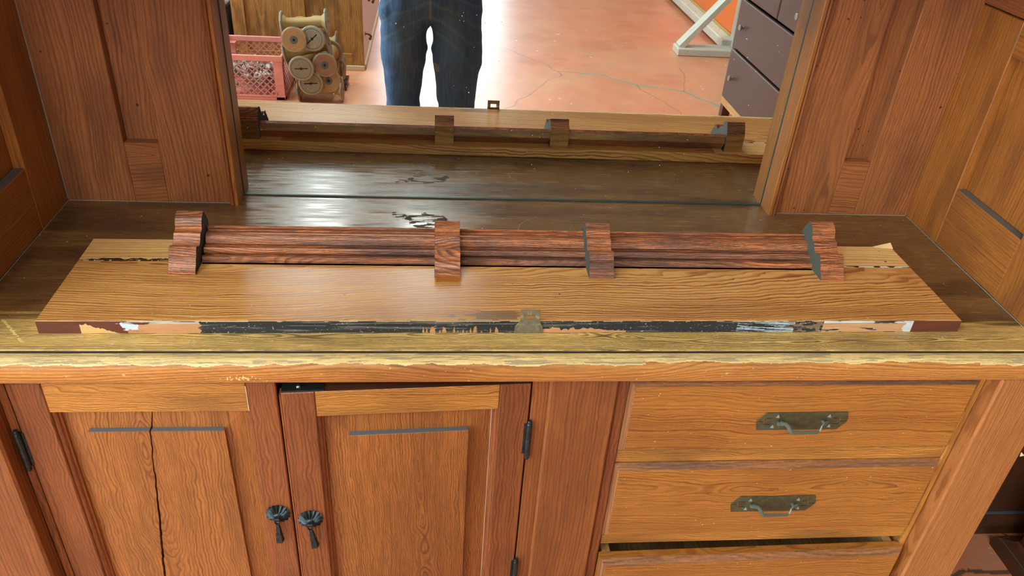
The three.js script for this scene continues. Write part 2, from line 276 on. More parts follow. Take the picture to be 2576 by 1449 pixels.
// ---------- scene graph helpers ----------
const OFF = new WeakMap(), TAKEN = new Map();
function numbered(n) { const k = TAKEN.get(n) || 0; TAKEN.set(n, k + 1); return k ? `${n}_${String(k).padStart(3, '0')}` : n; }
function thing(name, label, category, base = [0, 0, 0], group) { const o = new THREE.Group(); o.name = numbered(name); o.position.set(...base); o.userData = { label, category }; if (group) o.userData.group = group; OFF.set(o, new THREE.Vector3(...base)); scene.add(o); return o; }
function sub(parent, name, at) { const o = new THREE.Group(); o.name = name; const po = OFF.get(parent); const w = at ? new THREE.Vector3(...at) : po.clone(); o.position.copy(w).sub(po); OFF.set(o, w); parent.add(o); return o; }
function put(parent, name, g, mat, label) {           // geometry in world coordinates
  const w = OFF.get(parent); g = clean(g); g.translate(-w.x, -w.y, -w.z);
  const m = new THREE.Mesh(g, mat); m.name = name; m.castShadow = m.receiveShadow = true; if (label) m.userData.label = label; OFF.set(m, w); parent.add(m); return m;
}
function structure(name, g, mat) { const m = new THREE.Mesh(clean(g), mat); m.name = name; m.castShadow = m.receiveShadow = true; m.userData.kind = 'structure'; OFF.set(m, new THREE.Vector3()); scene.add(m); return m; }
const W = (parent, name, x0, x1, y0, y1, z0, z1, mat, axis, ou = 0, ov = 0, c = 0.0012, label) => put(parent, name, wuv(cbox(x0, x1, y0, y1, z0, z1, c), mat, axis, ou, ov), mat, label);

// ================= the room =================
const RX0 = -3.4, RX1 = 5.2, RZ0 = -0.45, RZ1 = 8.6, RH = 3.5;
const CRACKS = [[[0.0, 4.25], [0.394, 3.96], [0.66, 3.58], [0.93, 3.533], [1.095, 3.364], [1.375, 3.3], [1.512, 3.062], [1.9, 2.7]], [[0.66, 3.58], [0.62, 3.461], [0.44, 3.15], [0.238, 2.844], [0.1, 2.4]], [[1.095, 3.364], [1.2, 3.1], [1.24, 2.9], [1.3, 2.5]], [[1.375, 3.3], [1.43, 3.5], [1.45, 3.75]], [[0.75, 0.12], [1.0, 0.1], [1.13, 0.06], [1.3, 0.055], [1.8, 0.1]], [[1.33, -0.06], [1.34, -0.02], [1.36, 0.06]], [[0.0, 3.35], [0.12, 3.2], [-0.1, 3.05], [-0.25, 3.1]]];
const spFloor = specks(420, 6, 6, 87, 0.003, 0.011);
const texFloor = texture(6, 6, 256, (u, v, c) => {      // painted concrete: u = x + 2, v = z + 0.5
  const x = u - 2, z = v - 0.5, n = fbm(u * 1.6, v * 1.6, 4), m = fbm(u * 9, v * 9, 3), k = n2(u * 120, v * 120);
  c[0] = 224 + 20 * (m - 0.5); c[1] = 146 + 22 * (m - 0.5); c[2] = 106 + 20 * (m - 0.5);
  mix(c, [224, 166, 126], sst(0.46, 0.62, n) * 0.55 * (0.6 + 0.4 * k)); mix(c, [204, 116, 78], sst(0.62, 0.8, fbm(u * 2.3 + 7, v * 3 + 2, 4)) * 0.5);
  if (fbm(u * 14, v * 70 + 5, 3) > 0.66) mix(c, [190, 150, 130], 0.35);
  for (let i = 0; i < CRACKS.length; i++) { const d = segDist(x + 0.025 * s2(u * 9, v * 9), z + 0.02 * s2(u * 8 + 5, v * 8), CRACKS[i]), at = segDist.at;
    if (i === 0 && at > 2.4 && at < 6.3 && d < 0.035 * (0.3 + fbm(u * 8, v * 8, 2)) ) mix(c, [170, 168, 144], 0.7 * sst(0.04, 0.008, d));
    if (d < 0.0042 && n2(u * 60, v * 60) > 0.12) mix(c, [96, 74, 62], i > 3 && i < 6 ? 0.8 : 0.32); }
  if (spFloor(u, v)) mix(c, [232, 224, 212], 0.85);
});
const mFloor = new THREE.MeshPhysicalMaterial({ map: texFloor, roughness: 0.45, clearcoat: 0.5, clearcoatRoughness: 0.26 });
{ const g = cbox(RX0 - 0.2, RX1 + 0.2, -0.12, 0, RZ0 - 0.2, RZ1 + 0.2, 0.001), p = g.attributes.position, U = []; for (let i = 0; i < p.count; i++) U.push((p.getX(i) + 2) / 6, (p.getZ(i) + 0.5) / 6); g.setAttribute('uv', new THREE.Float32BufferAttribute(U, 2)); structure('floor', g, mFloor); }
const plaster = texture(3, 3, 160, (u, v, c) => { const n = fbm(u * 3, v * 3, 4), m = n2(u * 90, v * 90); c[0] = 166 + 14 * n + 6 * m; c[1] = 156 + 14 * n + 6 * m; c[2] = 140 + 14 * n + 6 * m; });
const mWall = woodMat(plaster, 0.9);
structure('ceiling', wuv(cbox(RX0 - 0.2, RX1 + 0.2, RH, RH + 0.15, RZ0 - 0.2, RZ1 + 0.2), mWall, 'x'), mWall);
structure('wall_back', wuv(cbox(RX0 - 0.2, RX1 + 0.2, 0, RH, RZ0 - 0.15, RZ0), mWall, 'x'), mWall);
structure('wall_right', wuv(cbox(RX1, RX1 + 0.15, 0, RH, RZ0, RZ1), mWall, 'z'), mWall);
const mFrameWhite = plain(225, 222, 214, 0.5), mPane = new THREE.MeshPhysicalMaterial({ color: 0xffffff, roughness: 0.02, transmission: 1, thickness: 0, ior: 1.45 });
// shop-front wall with its glazing, facing the sideboard
const FW = [[-1.0, 0.8]], FY = [0.7, 2.8];
{ const L = [cbox(RX0, RX1, 0, FY[0], RZ1, RZ1 + 0.15), cbox(RX0, RX1, FY[1], RH, RZ1, RZ1 + 0.15)]; let x = RX0; for (const [a, b] of FW) { L.push(cbox(x, a, FY[0], FY[1], RZ1, RZ1 + 0.15)); x = b; } L.push(cbox(x, RX1, FY[0], FY[1], RZ1, RZ1 + 0.15)); structure('wall_front', wuv(merge(L), mWall, 'x'), mWall); }
const LW = [1.2, 4.2], LY = [0.9, 3.2];
structure('wall_left', wuv(merge([cbox(RX0 - 0.15, RX0, 0, LY[0], RZ0, RZ1), cbox(RX0 - 0.15, RX0, LY[1], RH, RZ0, RZ1), cbox(RX0 - 0.15, RX0, LY[0], LY[1], RZ0, LW[0]), cbox(RX0 - 0.15, RX0, LY[0], LY[1], LW[1], RZ1)]), mWall, 'z'), mWall);
let winNo = 0;
function windowZ(x0, x1, y0, y1, z, n) { const w = structure(`window_${++winNo}`, merge([cbox(x0, x1, y0, y0 + 0.05, z, z + 0.09), cbox(x0, x1, y1 - 0.05, y1, z, z + 0.09), ...Array.from({ length: n + 1 }, (_, i) => { const x = lerp(x0 + 0.025, x1 - 0.025, i / n); return cbox(x - 0.025, x + 0.025, y0 + 0.05, y1 - 0.05, z, z + 0.09); })]), mFrameWhite);
  for (let i = 0; i < n; i++) put(w, 'pane', cbox(lerp(x0 + 0.025, x1 - 0.025, i / n) + 0.025, lerp(x0 + 0.025, x1 - 0.025, (i + 1) / n) - 0.025, y0 + 0.05, y1 - 0.05, z + 0.04, z + 0.046, 0.001), mPane); }
function windowX(z0, z1, y0, y1, x, n) { const w = structure(`window_${++winNo}`, merge([cbox(x - 0.09, x, y0, y0 + 0.05, z0, z1), cbox(x - 0.09, x, y1 - 0.05, y1, z0, z1), ...Array.from({ length: n + 1 }, (_, i) => { const z = lerp(z0 + 0.025, z1 - 0.025, i / n); return cbox(x - 0.09, x, y0 + 0.05, y1 - 0.05, z - 0.025, z + 0.025); })]), mFrameWhite);
  for (let i = 0; i < n; i++) put(w, 'pane', cbox(x - 0.046, x - 0.04, y0 + 0.05, y1 - 0.05, lerp(z0 + 0.025, z1 - 0.025, i / n) + 0.025, lerp(z0 + 0.025, z1 - 0.025, (i + 1) / n) - 0.025, 0.001), mPane); }
for (const [a, b] of FW) windowZ(a, b, FY[0], FY[1], RZ1 + 0.03, 3);
windowX(LW[0], LW[1], LY[0], LY[1], RX0 - 0.03, 3);
// ceiling panels: glowing diffuser and an area light of its size just below
const mGlow = new THREE.MeshStandardMaterial({ color: 0xffffff, emissive: new THREE.Color(0.92, 1, 0.97), emissiveIntensity: 6, roughness: 0.6 });
const mSteel = plain(214, 214, 210, 0.4);
const TUBE = new THREE.Color().setRGB(0.92, 1, 0.97);
for (const [x, z, where] of [[-0.2, 3.1, 'above the photographer, nearest the sideboard'], [-0.2, 4.6, 'in the row above the photographer, nearest the shop window'], [-1.7, 1.55, 'added near the sideboard, left of the rows, to brighten its top'], [-1.0, 3.1, 'in the second row, over the crate'], [-1.0, 4.6, 'in the second row, nearest the shop window']]) {  // third strip is an added lamp that lifts the counter and board tops
  const t = thing('ceiling_light', `white ceiling strip light ${where}`, 'ceiling light', [x, RH - 0.09, z], 'ceiling strip lights'), y = RH - 0.09;
  put(t, 'housing', merge([cbox(x - 0.13, x + 0.13, RH - 0.03, RH, z - 0.64, z + 0.64), cbox(x - 0.13, x - 0.115, y, RH - 0.03, z - 0.64, z + 0.64), cbox(x + 0.115, x + 0.13, y, RH - 0.03, z - 0.64, z + 0.64), cbox(x - 0.115, x + 0.115, y, RH - 0.03, z - 0.64, z - 0.625), cbox(x - 0.115, x + 0.115, y, RH - 0.03, z + 0.625, z + 0.64)]), mSteel);
  put(t, 'diffuser', cbox(x - 0.115, x + 0.115, y + 0.012, y + 0.03, z - 0.625, z + 0.625), mGlow);
  const l = new THREE.RectAreaLight(TUBE, LAMP, 0.22, 1.24); l.position.set(0, 0.006, 0); l.rotation.x = -Math.PI / 2; l.castShadow = true; t.add(l);
}

// ================= the sideboard =================
const FZ = 0.385;            // plane of the face frame
const sb = thing('sideboard', 'old stained fir sideboard with mirror back, two cupboard doors and drawers', 'sideboard', [0, 0, 0.2]);
// top and its worn edge moulding
{ const g = cbox(-0.75, 0.75, CH - 0.033, CH, -0.036, 0.3868, 0.0008), p = g.attributes.position, n = g.attributes.normal, U = [];
  for (let i = 0; i < p.count; i++) { const up = Math.abs(n.getY(i)) > 0.5; U.push((p.getX(i) + 0.75) / 1.5, ((up ? p.getZ(i) : p.getZ(i) - (CH - p.getY(i))) + 0.035) / 0.43); }
  g.setAttribute('uv', new THREE.Float32BufferAttribute(U, 2)); put(sb, 'counter_top', g, M.counter, 'dark worn top, bare pale wood along its front'); }
{ const y = CH, P = [[0.3872, y - 0.0042], [0.3915, y - 0.004], [0.3928, y - 0.0003], [0.399, y], [0.4045, y - 0.0008], [0.409, y - 0.0035], [0.412, y - 0.0075], [0.413, y - 0.012], [0.413, y - 0.026], [0.4115, y - 0.0305], [0.4075, y - 0.033], [0.36, y - 0.033], [0.36, y - 0.03], [0.3872, y - 0.03]];
  const rev = P.slice().reverse(); // outline starts at the groove so that the wear lies on its top
  const T = alongX(P, -0.76, 0.76, M.nosing, 0.5);
  // v measured from the groove along the visible profile
  const p = T.attributes.position, U = []; const prof = (z, yy) => { let best = 9, L = 0, res = 0; for (let i = 0; i < 11; i++) { const a = P[i], b = P[i + 1], l = Math.hypot(b[0] - a[0], b[1] - a[1]); const t = clamp(((z - a[0]) * (b[0] - a[0]) + (yy - a[1]) * (b[1] - a[1])) / (l * l), 0, 1), d = Math.hypot(z - lerp(a[0], b[0], t), yy - lerp(a[1], b[1], t)); if (d < best - 1e-7) { best = d; res = L + l * t; } L += l; } return res; };
  for (let i = 0; i < p.count; i++) U.push((p.getX(i) + 0.76) / 1.52, prof(p.getZ(i), p.getY(i)) / 0.09);
  T.setAttribute('uv', new THREE.Float32BufferAttribute(U, 2)); put(sb, 'edge_moulding', T, M.nosing, 'rounded front edge worn to pale wood'); }
put(sb, 'groove_dirt', cbox(-0.749, 0.749, CH - 0.0044, CH - 0.0016, 0.3868, 0.3872, 0.0001), plain(74, 60, 44, 0.9), 'dark dirt in the groove behind the edge moulding');
// carcass
W(sb, 'carcass_side', -0.725, -0.705, 0.02, CH - 0.034, -0.03, 0.36, M.side, 'y', 0.1, 0.9);
W(sb, 'carcass_side', 0.695, 0.715, 0.02, CH - 0.034, -0.03, 0.36, M.side, 'y', 0.3, 0.1);
W(sb, 'carcass_back', -0.705, 0.695, 0.02, CH - 0.034, -0.045, -0.031, M.umber, 'x');
W(sb, 'carcass_floor', -0.704, 0.694, 0.07, 0.09, -0.03, 0.355, M.umber, 'x', 0.1);
W(sb, 'partition', 0.05, 0.068, 0.09, CH - 0.034, -0.03, 0.355, M.umber, 'y');
W(sb, 'top_rail', -0.645, 0.62, 0.872, CH - 0.0335, 0.345, 0.3655, M.umber, 'x', 0.3);
W(sb, 'base_rail', -0.66, 0.634, 0.015, 0.085, 0.355, FZ, M.stile, 'x', 0.2, 0.1);
W(sb, 'post', -0.748, -0.659, 0, CH - 0.0335, 0.33, 0.4095, M.straight, 'y', 0.05, 0.62, 0.003);
W(sb, 'post', 0.634, 0.722, 0, CH - 0.0335, 0.33, 0.4095, M.post, 'y', 0.03, -0.6, 0.003);
W(sb, 'face_stile', -0.6585, -0.6475, 0.085, CH - 0.0335, 0.35, FZ, M.stile, 'y', 0.1, 0.33, 0.002);
W(sb, 'face_stile', 0.0036, 0.026, 0.085, CH - 0.0335, 0.35, FZ, M.straight, 'y', 0.4, 0.15, 0.002);
W(sb, 'face_stile', 0.0245, 0.1155, 0.085, CH - 0.0335, 0.352, FZ + 0.011, M.straight, 'y', 0.0, 0.0, 0.003);
W(sb, 'face_stile', 0.1158, 0.1315, 0.085, CH - 0.0335, 0.35, FZ + 0.004, M.stile, 'y', 0.3, 0.28, 0.002);
W(sb, 'face_stile', 0.6225, 0.6335, 0.085, CH - 0.0335, 0.35, FZ + 0.002, M.rail, 'y', 0.3, 0.2, 0.002);
for (const [y0, y1, o] of [[0.7195, 0.742, 0], [0.5455, 0.566, 0.08], [0.335, 0.357, 0.16]]) W(sb, 'drawer_rail', 0.1318, 0.6222, y0, y1, 0.35, FZ + 0.001, M.rail, 'x', 0.1, o - y0, 0.001);

put(sb, 'splinter', fixOut(soup([0.7215, 0.752, 0.409, 0.7285, 0.7455, 0.4100, 0.7215, 0.744, 0.4102, 0.7215, 0.752, 0.409, 0.7215, 0.744, 0.4102, 0.7220, 0.747, 0.4085, 0.7215, 0.752, 0.409, 0.7220, 0.747, 0.4085, 0.7285, 0.7455, 0.4100, 0.7220, 0.747, 0.4085, 0.7215, 0.744, 0.4102, 0.7285, 0.7455, 0.4100])), plain(232, 200, 160, 0.8), 'pale splinter on the post edge');
// hardware
const texIron = texture(0.1, 0.1, 2400, (u, v, c) => { const n = fbm(u * 160, v * 160, 3); c[0] = 44 + 34 * n; c[1] = 50 + 40 * n; c[2] = 50 + 40 * n; });
const texBrass = texture(0.14, 0.06, 2600, (u, v, c) => { const n = fbm(u * 130, v * 130, 3), m = fbm(u * 420, v * 420, 2); c[0] = 80 + 30 * n; c[1] = 70 + 30 * n; c[2] = 44 + 26 * n; if (n > 0.62) mix(c, [98, 100, 74], 0.5); if (m > 0.84) mix(c, [150, 140, 106], 0.5); });
const mIron = woodMat(texIron, 0.42, { metalness: 0.75 }), mBrass = woodMat(texBrass, 0.6, { metalness: 0.4 }), mStud = plain(150, 164, 160, 0.4, 0.3), mBail = plain(112, 128, 118, 0.35, 0.45);
function hinge(parent, x, y0, y1, z, lean) {
  const g = lathe([[0.0001, y0], [0.0024, y0 + 0.0006], [0.0034, y0 + 0.003], [0.0026, y0 + 0.0055], [0.0040, y0 + 0.0075], [0.0040, (y0 + y1) / 2 - 0.0004], [0.0036, (y0 + y1) / 2], [0.0040, (y0 + y1) / 2 + 0.0004], [0.0040, y1 - 0.0075], [0.0027, y1 - 0.0055], [0.0034, y1 - 0.003], [0.0024, y1 - 0.0006], [0.0001, y1]], 12);
  g.translate(x, 0, z + 0.0035);
  return put(parent, 'hinge', wuv(merge([g, cbox(x - 0.001 + (lean > 0 ? 0 : -0.006), x + 0.001 + (lean > 0 ? 0.006 : 0), y0 + 0.008, y1 - 0.008, z - 0.006, z + 0.0012, 0.0003)]), mIron, 'y'), mIron, 'blackened iron butt hinge');
}
// fluted rosette with a hanging tapered drop
function dropPull(parent, x, y, z, swing) {
  const T = [], K = 16, ringsN = [[0, 0.0085], [0.0038, 0.0088], [0.0054, 0.0070], [0.0100, 0.0058], [0.0140, 0.0036], [0.0165, 0.0006]];
  const pt = (i, a) => { const [r, h] = ringsN[i], fl = Math.cos(a * K), amp = i < 2 ? 0 : (i === 2 ? 0.15 : 1); const rr = r * (1 + 0.085 * fl * (i === 5 ? 1 : 0)); return [x + rr * Math.cos(a), y + rr * Math.sin(a), z + h + amp * 0.0014 * fl]; };
  const N = K * 6; for (let i = 0; i + 1 < ringsN.length; i++) for (let k = 0; k < N; k++) { const a = k / N * 6.28319, b = (k + 1) / N * 6.28319; quad(T, pt(i, a), pt(i + 1, a), pt(i + 1, b), pt(i, b)); }
  const ros = toCreasedNormals(soup(T), 0.5);
  const L = [ros, cbox(x - 0.0034, x + 0.0034, y - 0.0052, y + 0.0004, z + 0.007, z + 0.0125, 0.0006), strap([[x - 0.0034, y - 0.001, z + 0.0105], [x - 0.0034, y - 0.0065, z + 0.0115], [x - 0.0014, y - 0.0102, z + 0.0115], [x + 0.0014, y - 0.0102, z + 0.0115], [x + 0.0034, y - 0.0065, z + 0.0115], [x + 0.0034, y - 0.001, z + 0.0105]], 0.0024, 0.0014, [0, 0, 1])];
  // drop: faceted bar widening downward, with raised bands
  const D = [[0, 0.0016], [-0.003, 0.0030], [-0.0048, 0.0024], [-0.0056, 0.0030], [-0.0125, 0.0036], [-0.0132, 0.0041], [-0.0141, 0.0037], [-0.022, 0.0044], [-0.0228, 0.0050], [-0.0238, 0.0046], [-0.0335, 0.0053], [-0.0343, 0.0059], [-0.037, 0.0059], [-0.0376, 0.0050]];
  const B = []; for (let i = 0; i + 1 < D.length; i++) { const q = (d) => { const [yy, w] = d; const zz = w * 0.62; return [[-w, yy, -zz], [-w * 0.72, yy, zz], [w * 0.72, yy, zz], [w, yy, -zz]]; }; const A = q(D[i]), C = q(D[i + 1]); for (let k = 0; k < 4; k++) quad(B, A[k], C[k], C[(k + 1) % 4], A[(k + 1) % 4]); }
  { const [yy, w] = D[D.length - 1], zz = w * 0.62; quad(B, [-w, yy, -zz], [w, yy, -zz], [w * 0.72, yy, zz], [-w * 0.72, yy, zz]); }
  const drop = fixOut(soup(B)); drop.rotateZ(swing); drop.translate(x, y - 0.0095, z + 0.0115); L.push(drop);
  return put(parent, 'drop_pull', wuv(merge(L), mIron, 'y'), mIron, 'blackened fluted rosette with a hanging tapered drop');
}
function bailPull(drawer, x, y, z, tilt) {            // plate with keyed ends, studs and a bent bail
  const w = 0.0645, h = 0.0155, q = 0.011, P = [];
  const end = (s) => [[-w + 0.0015, 0.0013], [-w + 0.0082, 0.0013], [-w + 0.0106, 0.0064], [-w + 0.0205, 0.0064], [-w + 0.0205, 0.0042], [-w + 0.0124, 0.0042], [-w + 0.0110, 0], [-w + 0.0124, -0.0042], [-w + 0.0205, -0.0042], [-w + 0.0205, -0.0064], [-w + 0.0106, -0.0064], [-w + 0.0082, -0.0013], [-w + 0.0015, -0.0013]].map(([a, b]) => [a * s, b * s]);
  P.push([-w + q, h], ...end(1).map((p, i) => (i === 0 ? [-w, 0.0012] : i === 12 ? [-w - 0.0005, -0.0012] : p)), [-w + 0.003, -h], [w - q, -h], ...end(-1).map((p, i) => (i === 0 ? [w, -0.0012] : i === 12 ? [w + 0.0005, 0.0012] : p)), [w - 0.003, h]);
  const T = new THREE.Matrix4().makeRotationZ(tilt).setPosition(x, y, z);
  const plate = shapeZ(polyShape(P), 0.0003, 0.0012, 0.0004); plate.applyMatrix4(T);
  put(drawer, 'handle_plate', wuv(plate, mBrass, 'x'), mBrass, 'aged brass back plate with keyed ends');
  for (const [sx, sy] of [[-0.037, 0.009], [-0.041, -0.0095], [0.037, 0.009], [0.041, -0.0095]]) { const c = clean(new THREE.ConeGeometry(0.0042, 0.0034, 3).toNonIndexed()); c.rotateX(Math.PI / 2); c.rotateZ(Math.PI); c.translate(sx, sy, 0.0032); c.applyMatrix4(T); put(drawer, 'stud', c, mStud, 'worn triangular stud'); }
  const b = merge([strap([[-0.0350, -0.0035, 0.0015], [-0.0335, 0.0015, 0.0075], [-0.0275, 0.0018, 0.0090], [-0.0240, -0.0005, 0.0115], [-0.0205, -0.0062, 0.0160], [-0.0185, -0.0072, 0.0166], [0.0185, -0.0072, 0.0166], [0.0205, -0.0062, 0.0160], [0.0240, -0.0005, 0.0115], [0.0275, 0.0018, 0.0090], [0.0335, 0.0015, 0.0075], [0.0350, -0.0035, 0.0015]], 0.0066, 0.0018, [0, 1, 0.25]),
    ...[-0.030, 0.030].map((px) => { const c = new THREE.CylinderGeometry(0.0022, 0.0030, 0.006, 10).toNonIndexed(); c.rotateX(Math.PI / 2); c.translate(px, -0.001, 0.0045); return clean(c); })]);
  b.applyMatrix4(T); put(drawer, 'bail_handle', b, mBail, 'bent grey-green bail');
}
// doors
function doorFrame(d, x0, x1, y0, y1, sL, sR, rT, rB, ou) {
  W(d, 'stile', x0, x0 + sL, y0, y1, FZ - 0.02, FZ, M.stile, 'y', ou, 0.7, 0.0014); W(d, 'stile', x1 - sR, x1, y0, y1, FZ - 0.02, FZ, M.stile, 'y', ou + 0.17, 0.62, 0.0014);
  W(d, 'rail', x0 + sL + 0.0002, x1 - sR - 0.0002, y1 - rT, y1, FZ - 0.02, FZ - 0.0003, M.rail, 'x', ou + 0.7, ou * 0.5 - 0.72, 0.0008); W(d, 'rail', x0 + sL + 0.0002, x1 - sR - 0.0002, y0, y0 + rB, FZ - 0.02, FZ - 0.0003, M.rail, 'x', ou + 0.7, 0.2, 0.0008);
  const mo = rings(x0 + sL - 0.0005, x1 - sR + 0.0005, y0 + rB - 0.0005, y1 - rT + 0.0005, [[0, FZ - 0.0015], [0.0008, FZ - 0.0045], [0.0028, FZ - 0.0050], [0.0046, FZ - 0.0068], [0.0056, FZ - 0.0098], [0.0074, FZ - 0.0108], [0.0078, FZ - 0.0150]], false);
  put(d, 'panel_moulding', wuv(mo, M.stile, 'y', 0.2, 0.1), M.stile);
  return [x0 + sL + 0.0072, x1 - sR - 0.0072, y0 + rB + 0.0072, y1 - rT - 0.0072];
}
const PF = FZ - 0.003, PS = FZ - 0.0105, PB = FZ - 0.0145; const mDust = plain(94, 98, 104, 0.9);   // raised field, foot of its step, outer end of the bevel
// left door with a split panel
{ const d = sub(sb, 'door'); d.userData.label = 'left cupboard door with a long crack down its panel';
  const [ax, bx, ay, by] = doorFrame(d, -0.646, -0.3235, 0.09, 0.8665, 0.042, 0.037, 0.047, 0.07, 0);
  const CR = [[0.10, -0.5305], [0.30, -0.528], [0.42, -0.524], [0.50, -0.5205], [0.58, -0.5115], [0.62, -0.5065], [0.657, -0.5030], [0.70, -0.4985], [0.735, -0.4960], [0.755, -0.4925], [0.785, -0.4900], [0.80, -0.4868], [0.82, -0.4855]];
  const cx = (y) => { for (let i = 0; i + 1 < CR.length; i++) if (y <= CR[i + 1][0]) return lerp(CR[i][1], CR[i + 1][1], clamp((y - CR[i][0]) / (CR[i + 1][0] - CR[i][0]), 0, 1)) + 0.0006 * s2(y * 160, 2); return CR[CR.length - 1][1]; };
  const gap = (y) => lerp(0.0016, 0.0007, sst(0.55, 0.81, y)) * (0.75 + 0.5 * n2(y * 120, 7));
  const IN = 0.029, fx = [ax, ax + IN, ax + IN, bx - IN, bx - IN, bx];
  const ys = [ay, ay + IN, ay + IN]; for (let y = ay + IN + 0.006; y < by - IN - 0.003; y += 0.006) ys.push(y); ys.push(by - IN, by - IN, by);
  const hy = ys.map((y, j) => (j === 0 || j === ys.length - 1 ? 0 : j === 1 || j === ys.length - 2 ? 1 : 2));
  for (const side of [0, 1]) {
    const cols = side ? [[null, 2], [bx - IN, 2], [bx - IN, 1], [bx, 0]] : [[ax, 0], [ax + IN, 1], [ax + IN, 2], [null, 2]];
    const Z = [PB, PS, PF], V = (i, j) => { const [xx, h] = cols[i]; const x = xx === null ? cx(ys[j]) + (side ? 1 : -1) * gap(ys[j]) : xx; return [x, ys[j], Z[Math.min(h, hy[j])]]; };
    const T = []; for (let i = 0; i < 3; i++) for (let j = 0; j + 1 < ys.length; j++) { const a = V(i, j), b = V(i + 1, j), c = V(i + 1, j + 1), e = V(i, j + 1); const fl = (side === 0 ? i === 0 : i === 2) && (side === 0 ? j > 3 : j <= 3); if (fl) T.push(...a, ...b, ...e, ...b, ...c, ...e); else quad(T, a, b, c, e); }
    const ci = side ? 0 : 3; for (let j = 0; j + 1 < ys.length; j++) { const a = V(ci, j), b = V(ci, j + 1); quad(T, [a[0], a[1], a[2] - 0.008], a, b, [b[0], b[1], b[2] - 0.008]); }
    put(d, 'panel', wuv(soup(T), M.panelA, 'y', -0.42, 0.62), M.panelA, side ? undefined : 'raised panel split by a dark crack');
  }
  for (const [a, b] of [[ax + IN + 0.001, cx(by - IN) - 0.0012], [cx(by - IN) + 0.0012, bx - IN - 0.001]]) put(d, 'dusty_ledge', cbox(a, b, by - IN - 0.0006, by - IN + 0.0006, PS + 0.0002, PF - 0.0004, 0.0002), mDust, 'grey dust on the ledge of the raised field');
  put(d, 'pale_joint', cbox(-0.3612, -0.3602, 0.8205, 0.861, FZ - 0.001, FZ + 0.0001, 0.0001), plain(220, 202, 172, 0.9), 'pale open joint of the rail');
  hinge(d, -0.6505, 0.722, 0.794, FZ, 1); hinge(d, -0.6505, 0.43, 0.502, FZ, 1);
  dropPull(d, -0.3425, 0.628, FZ, 0.0);
}
// right door, standing slightly ajar
{ const hx = 0.0028, d = sub(sb, 'door', [hx, 0.5, FZ]); d.userData.label = 'right cupboard door standing slightly ajar';
  const [ax, bx, ay, by] = doorFrame(d, -0.3150, hx - 0.001, 0.085, 0.8635, 0.041, 0.041, 0.0415, 0.07, 0.33);
  const g = rings(ax, bx, ay, by, [[0, PB], [0.031, PS], [0.031, PF], [0.0315, PF + 0.0004]]);
  put(d, 'panel', wuv(g, M.panelB, 'y', -0.42, 0.29), M.panelB, 'raised panel');
  put(d, 'dusty_ledge', cbox(ax + 0.032, bx - 0.032, by - 0.031 - 0.0006, by - 0.031 + 0.0006, PS + 0.0002, PF - 0.0004, 0.0002), mDust, 'grey dust on the ledge of the raised field');
  put(d, 'edge_bead', alongY([[-0.3187, FZ - 0.02], [-0.3187, FZ - 0.006], [-0.3180, FZ - 0.0045], [-0.3165, FZ - 0.0042], [-0.3153, FZ - 0.0052], [-0.3151, FZ - 0.008], [-0.3151, FZ - 0.02]], 0.085, 0.855, M.stile), M.stile);
  W(d, 'top_edge', -0.3148, hx - 0.0012, 0.8635, 0.8641, FZ - 0.0198, FZ - 0.0006, M.umber, 'x', 0.1, 0.1, 0.0001, 'dark grimy top edge');
  put(d, 'catch_plate', cbox(-0.3148, -0.262, 0.8641, 0.8652, FZ - 0.0195, FZ - 0.0012, 0.0003), plain(34, 35, 34, 0.55, 0.2), 'blackened catch plate');
  { const c = new THREE.SphereGeometry(0.0036, 14, 8, 0, 6.2832, 0, 1.55).toNonIndexed(); c.translate(-0.294, 0.8650, FZ - 0.0095); put(d, 'catch_ball', c, plain(168, 168, 156, 0.25, 0.9), 'bright round catch ball'); }
  put(d, 'pale_joint', cbox(bx - 0.0005, bx + 0.0002, ay + 0.01, by, FZ - 0.0146, FZ - 0.0136, 0.0002), plain(220, 202, 172, 0.9), 'pale unstained gap beside the panel');
  dropPull(d, -0.2955, 0.633, FZ, 0.10);
  hinge(d, hx + 0.001, 0.731, 0.803, FZ, -1); hinge(d, hx + 0.001, 0.447, 0.519, FZ, -1);
  d.rotation.y = 0.051;
}
function alongY(P, y0, y1, mat) { const T = []; for (let i = 0; i < P.length; i++) { const a = P[i], b = P[(i + 1) % P.length]; quad(T, [a[0], y0, a[1]], [b[0], y0, b[1]], [b[0], y1, b[1]], [a[0], y1, a[1]]); }
  const sh = P.map((p) => new THREE.Vector2(p[0], p[1])); for (const f of THREE.ShapeUtils.triangulateShape(sh, [])) for (const y of [y0, y1]) for (const k of f) T.push(P[k][0], y, P[k][1]);
  return wuv(fixOut(soup(T)), mat, 'y', 0.3, 0.1); }
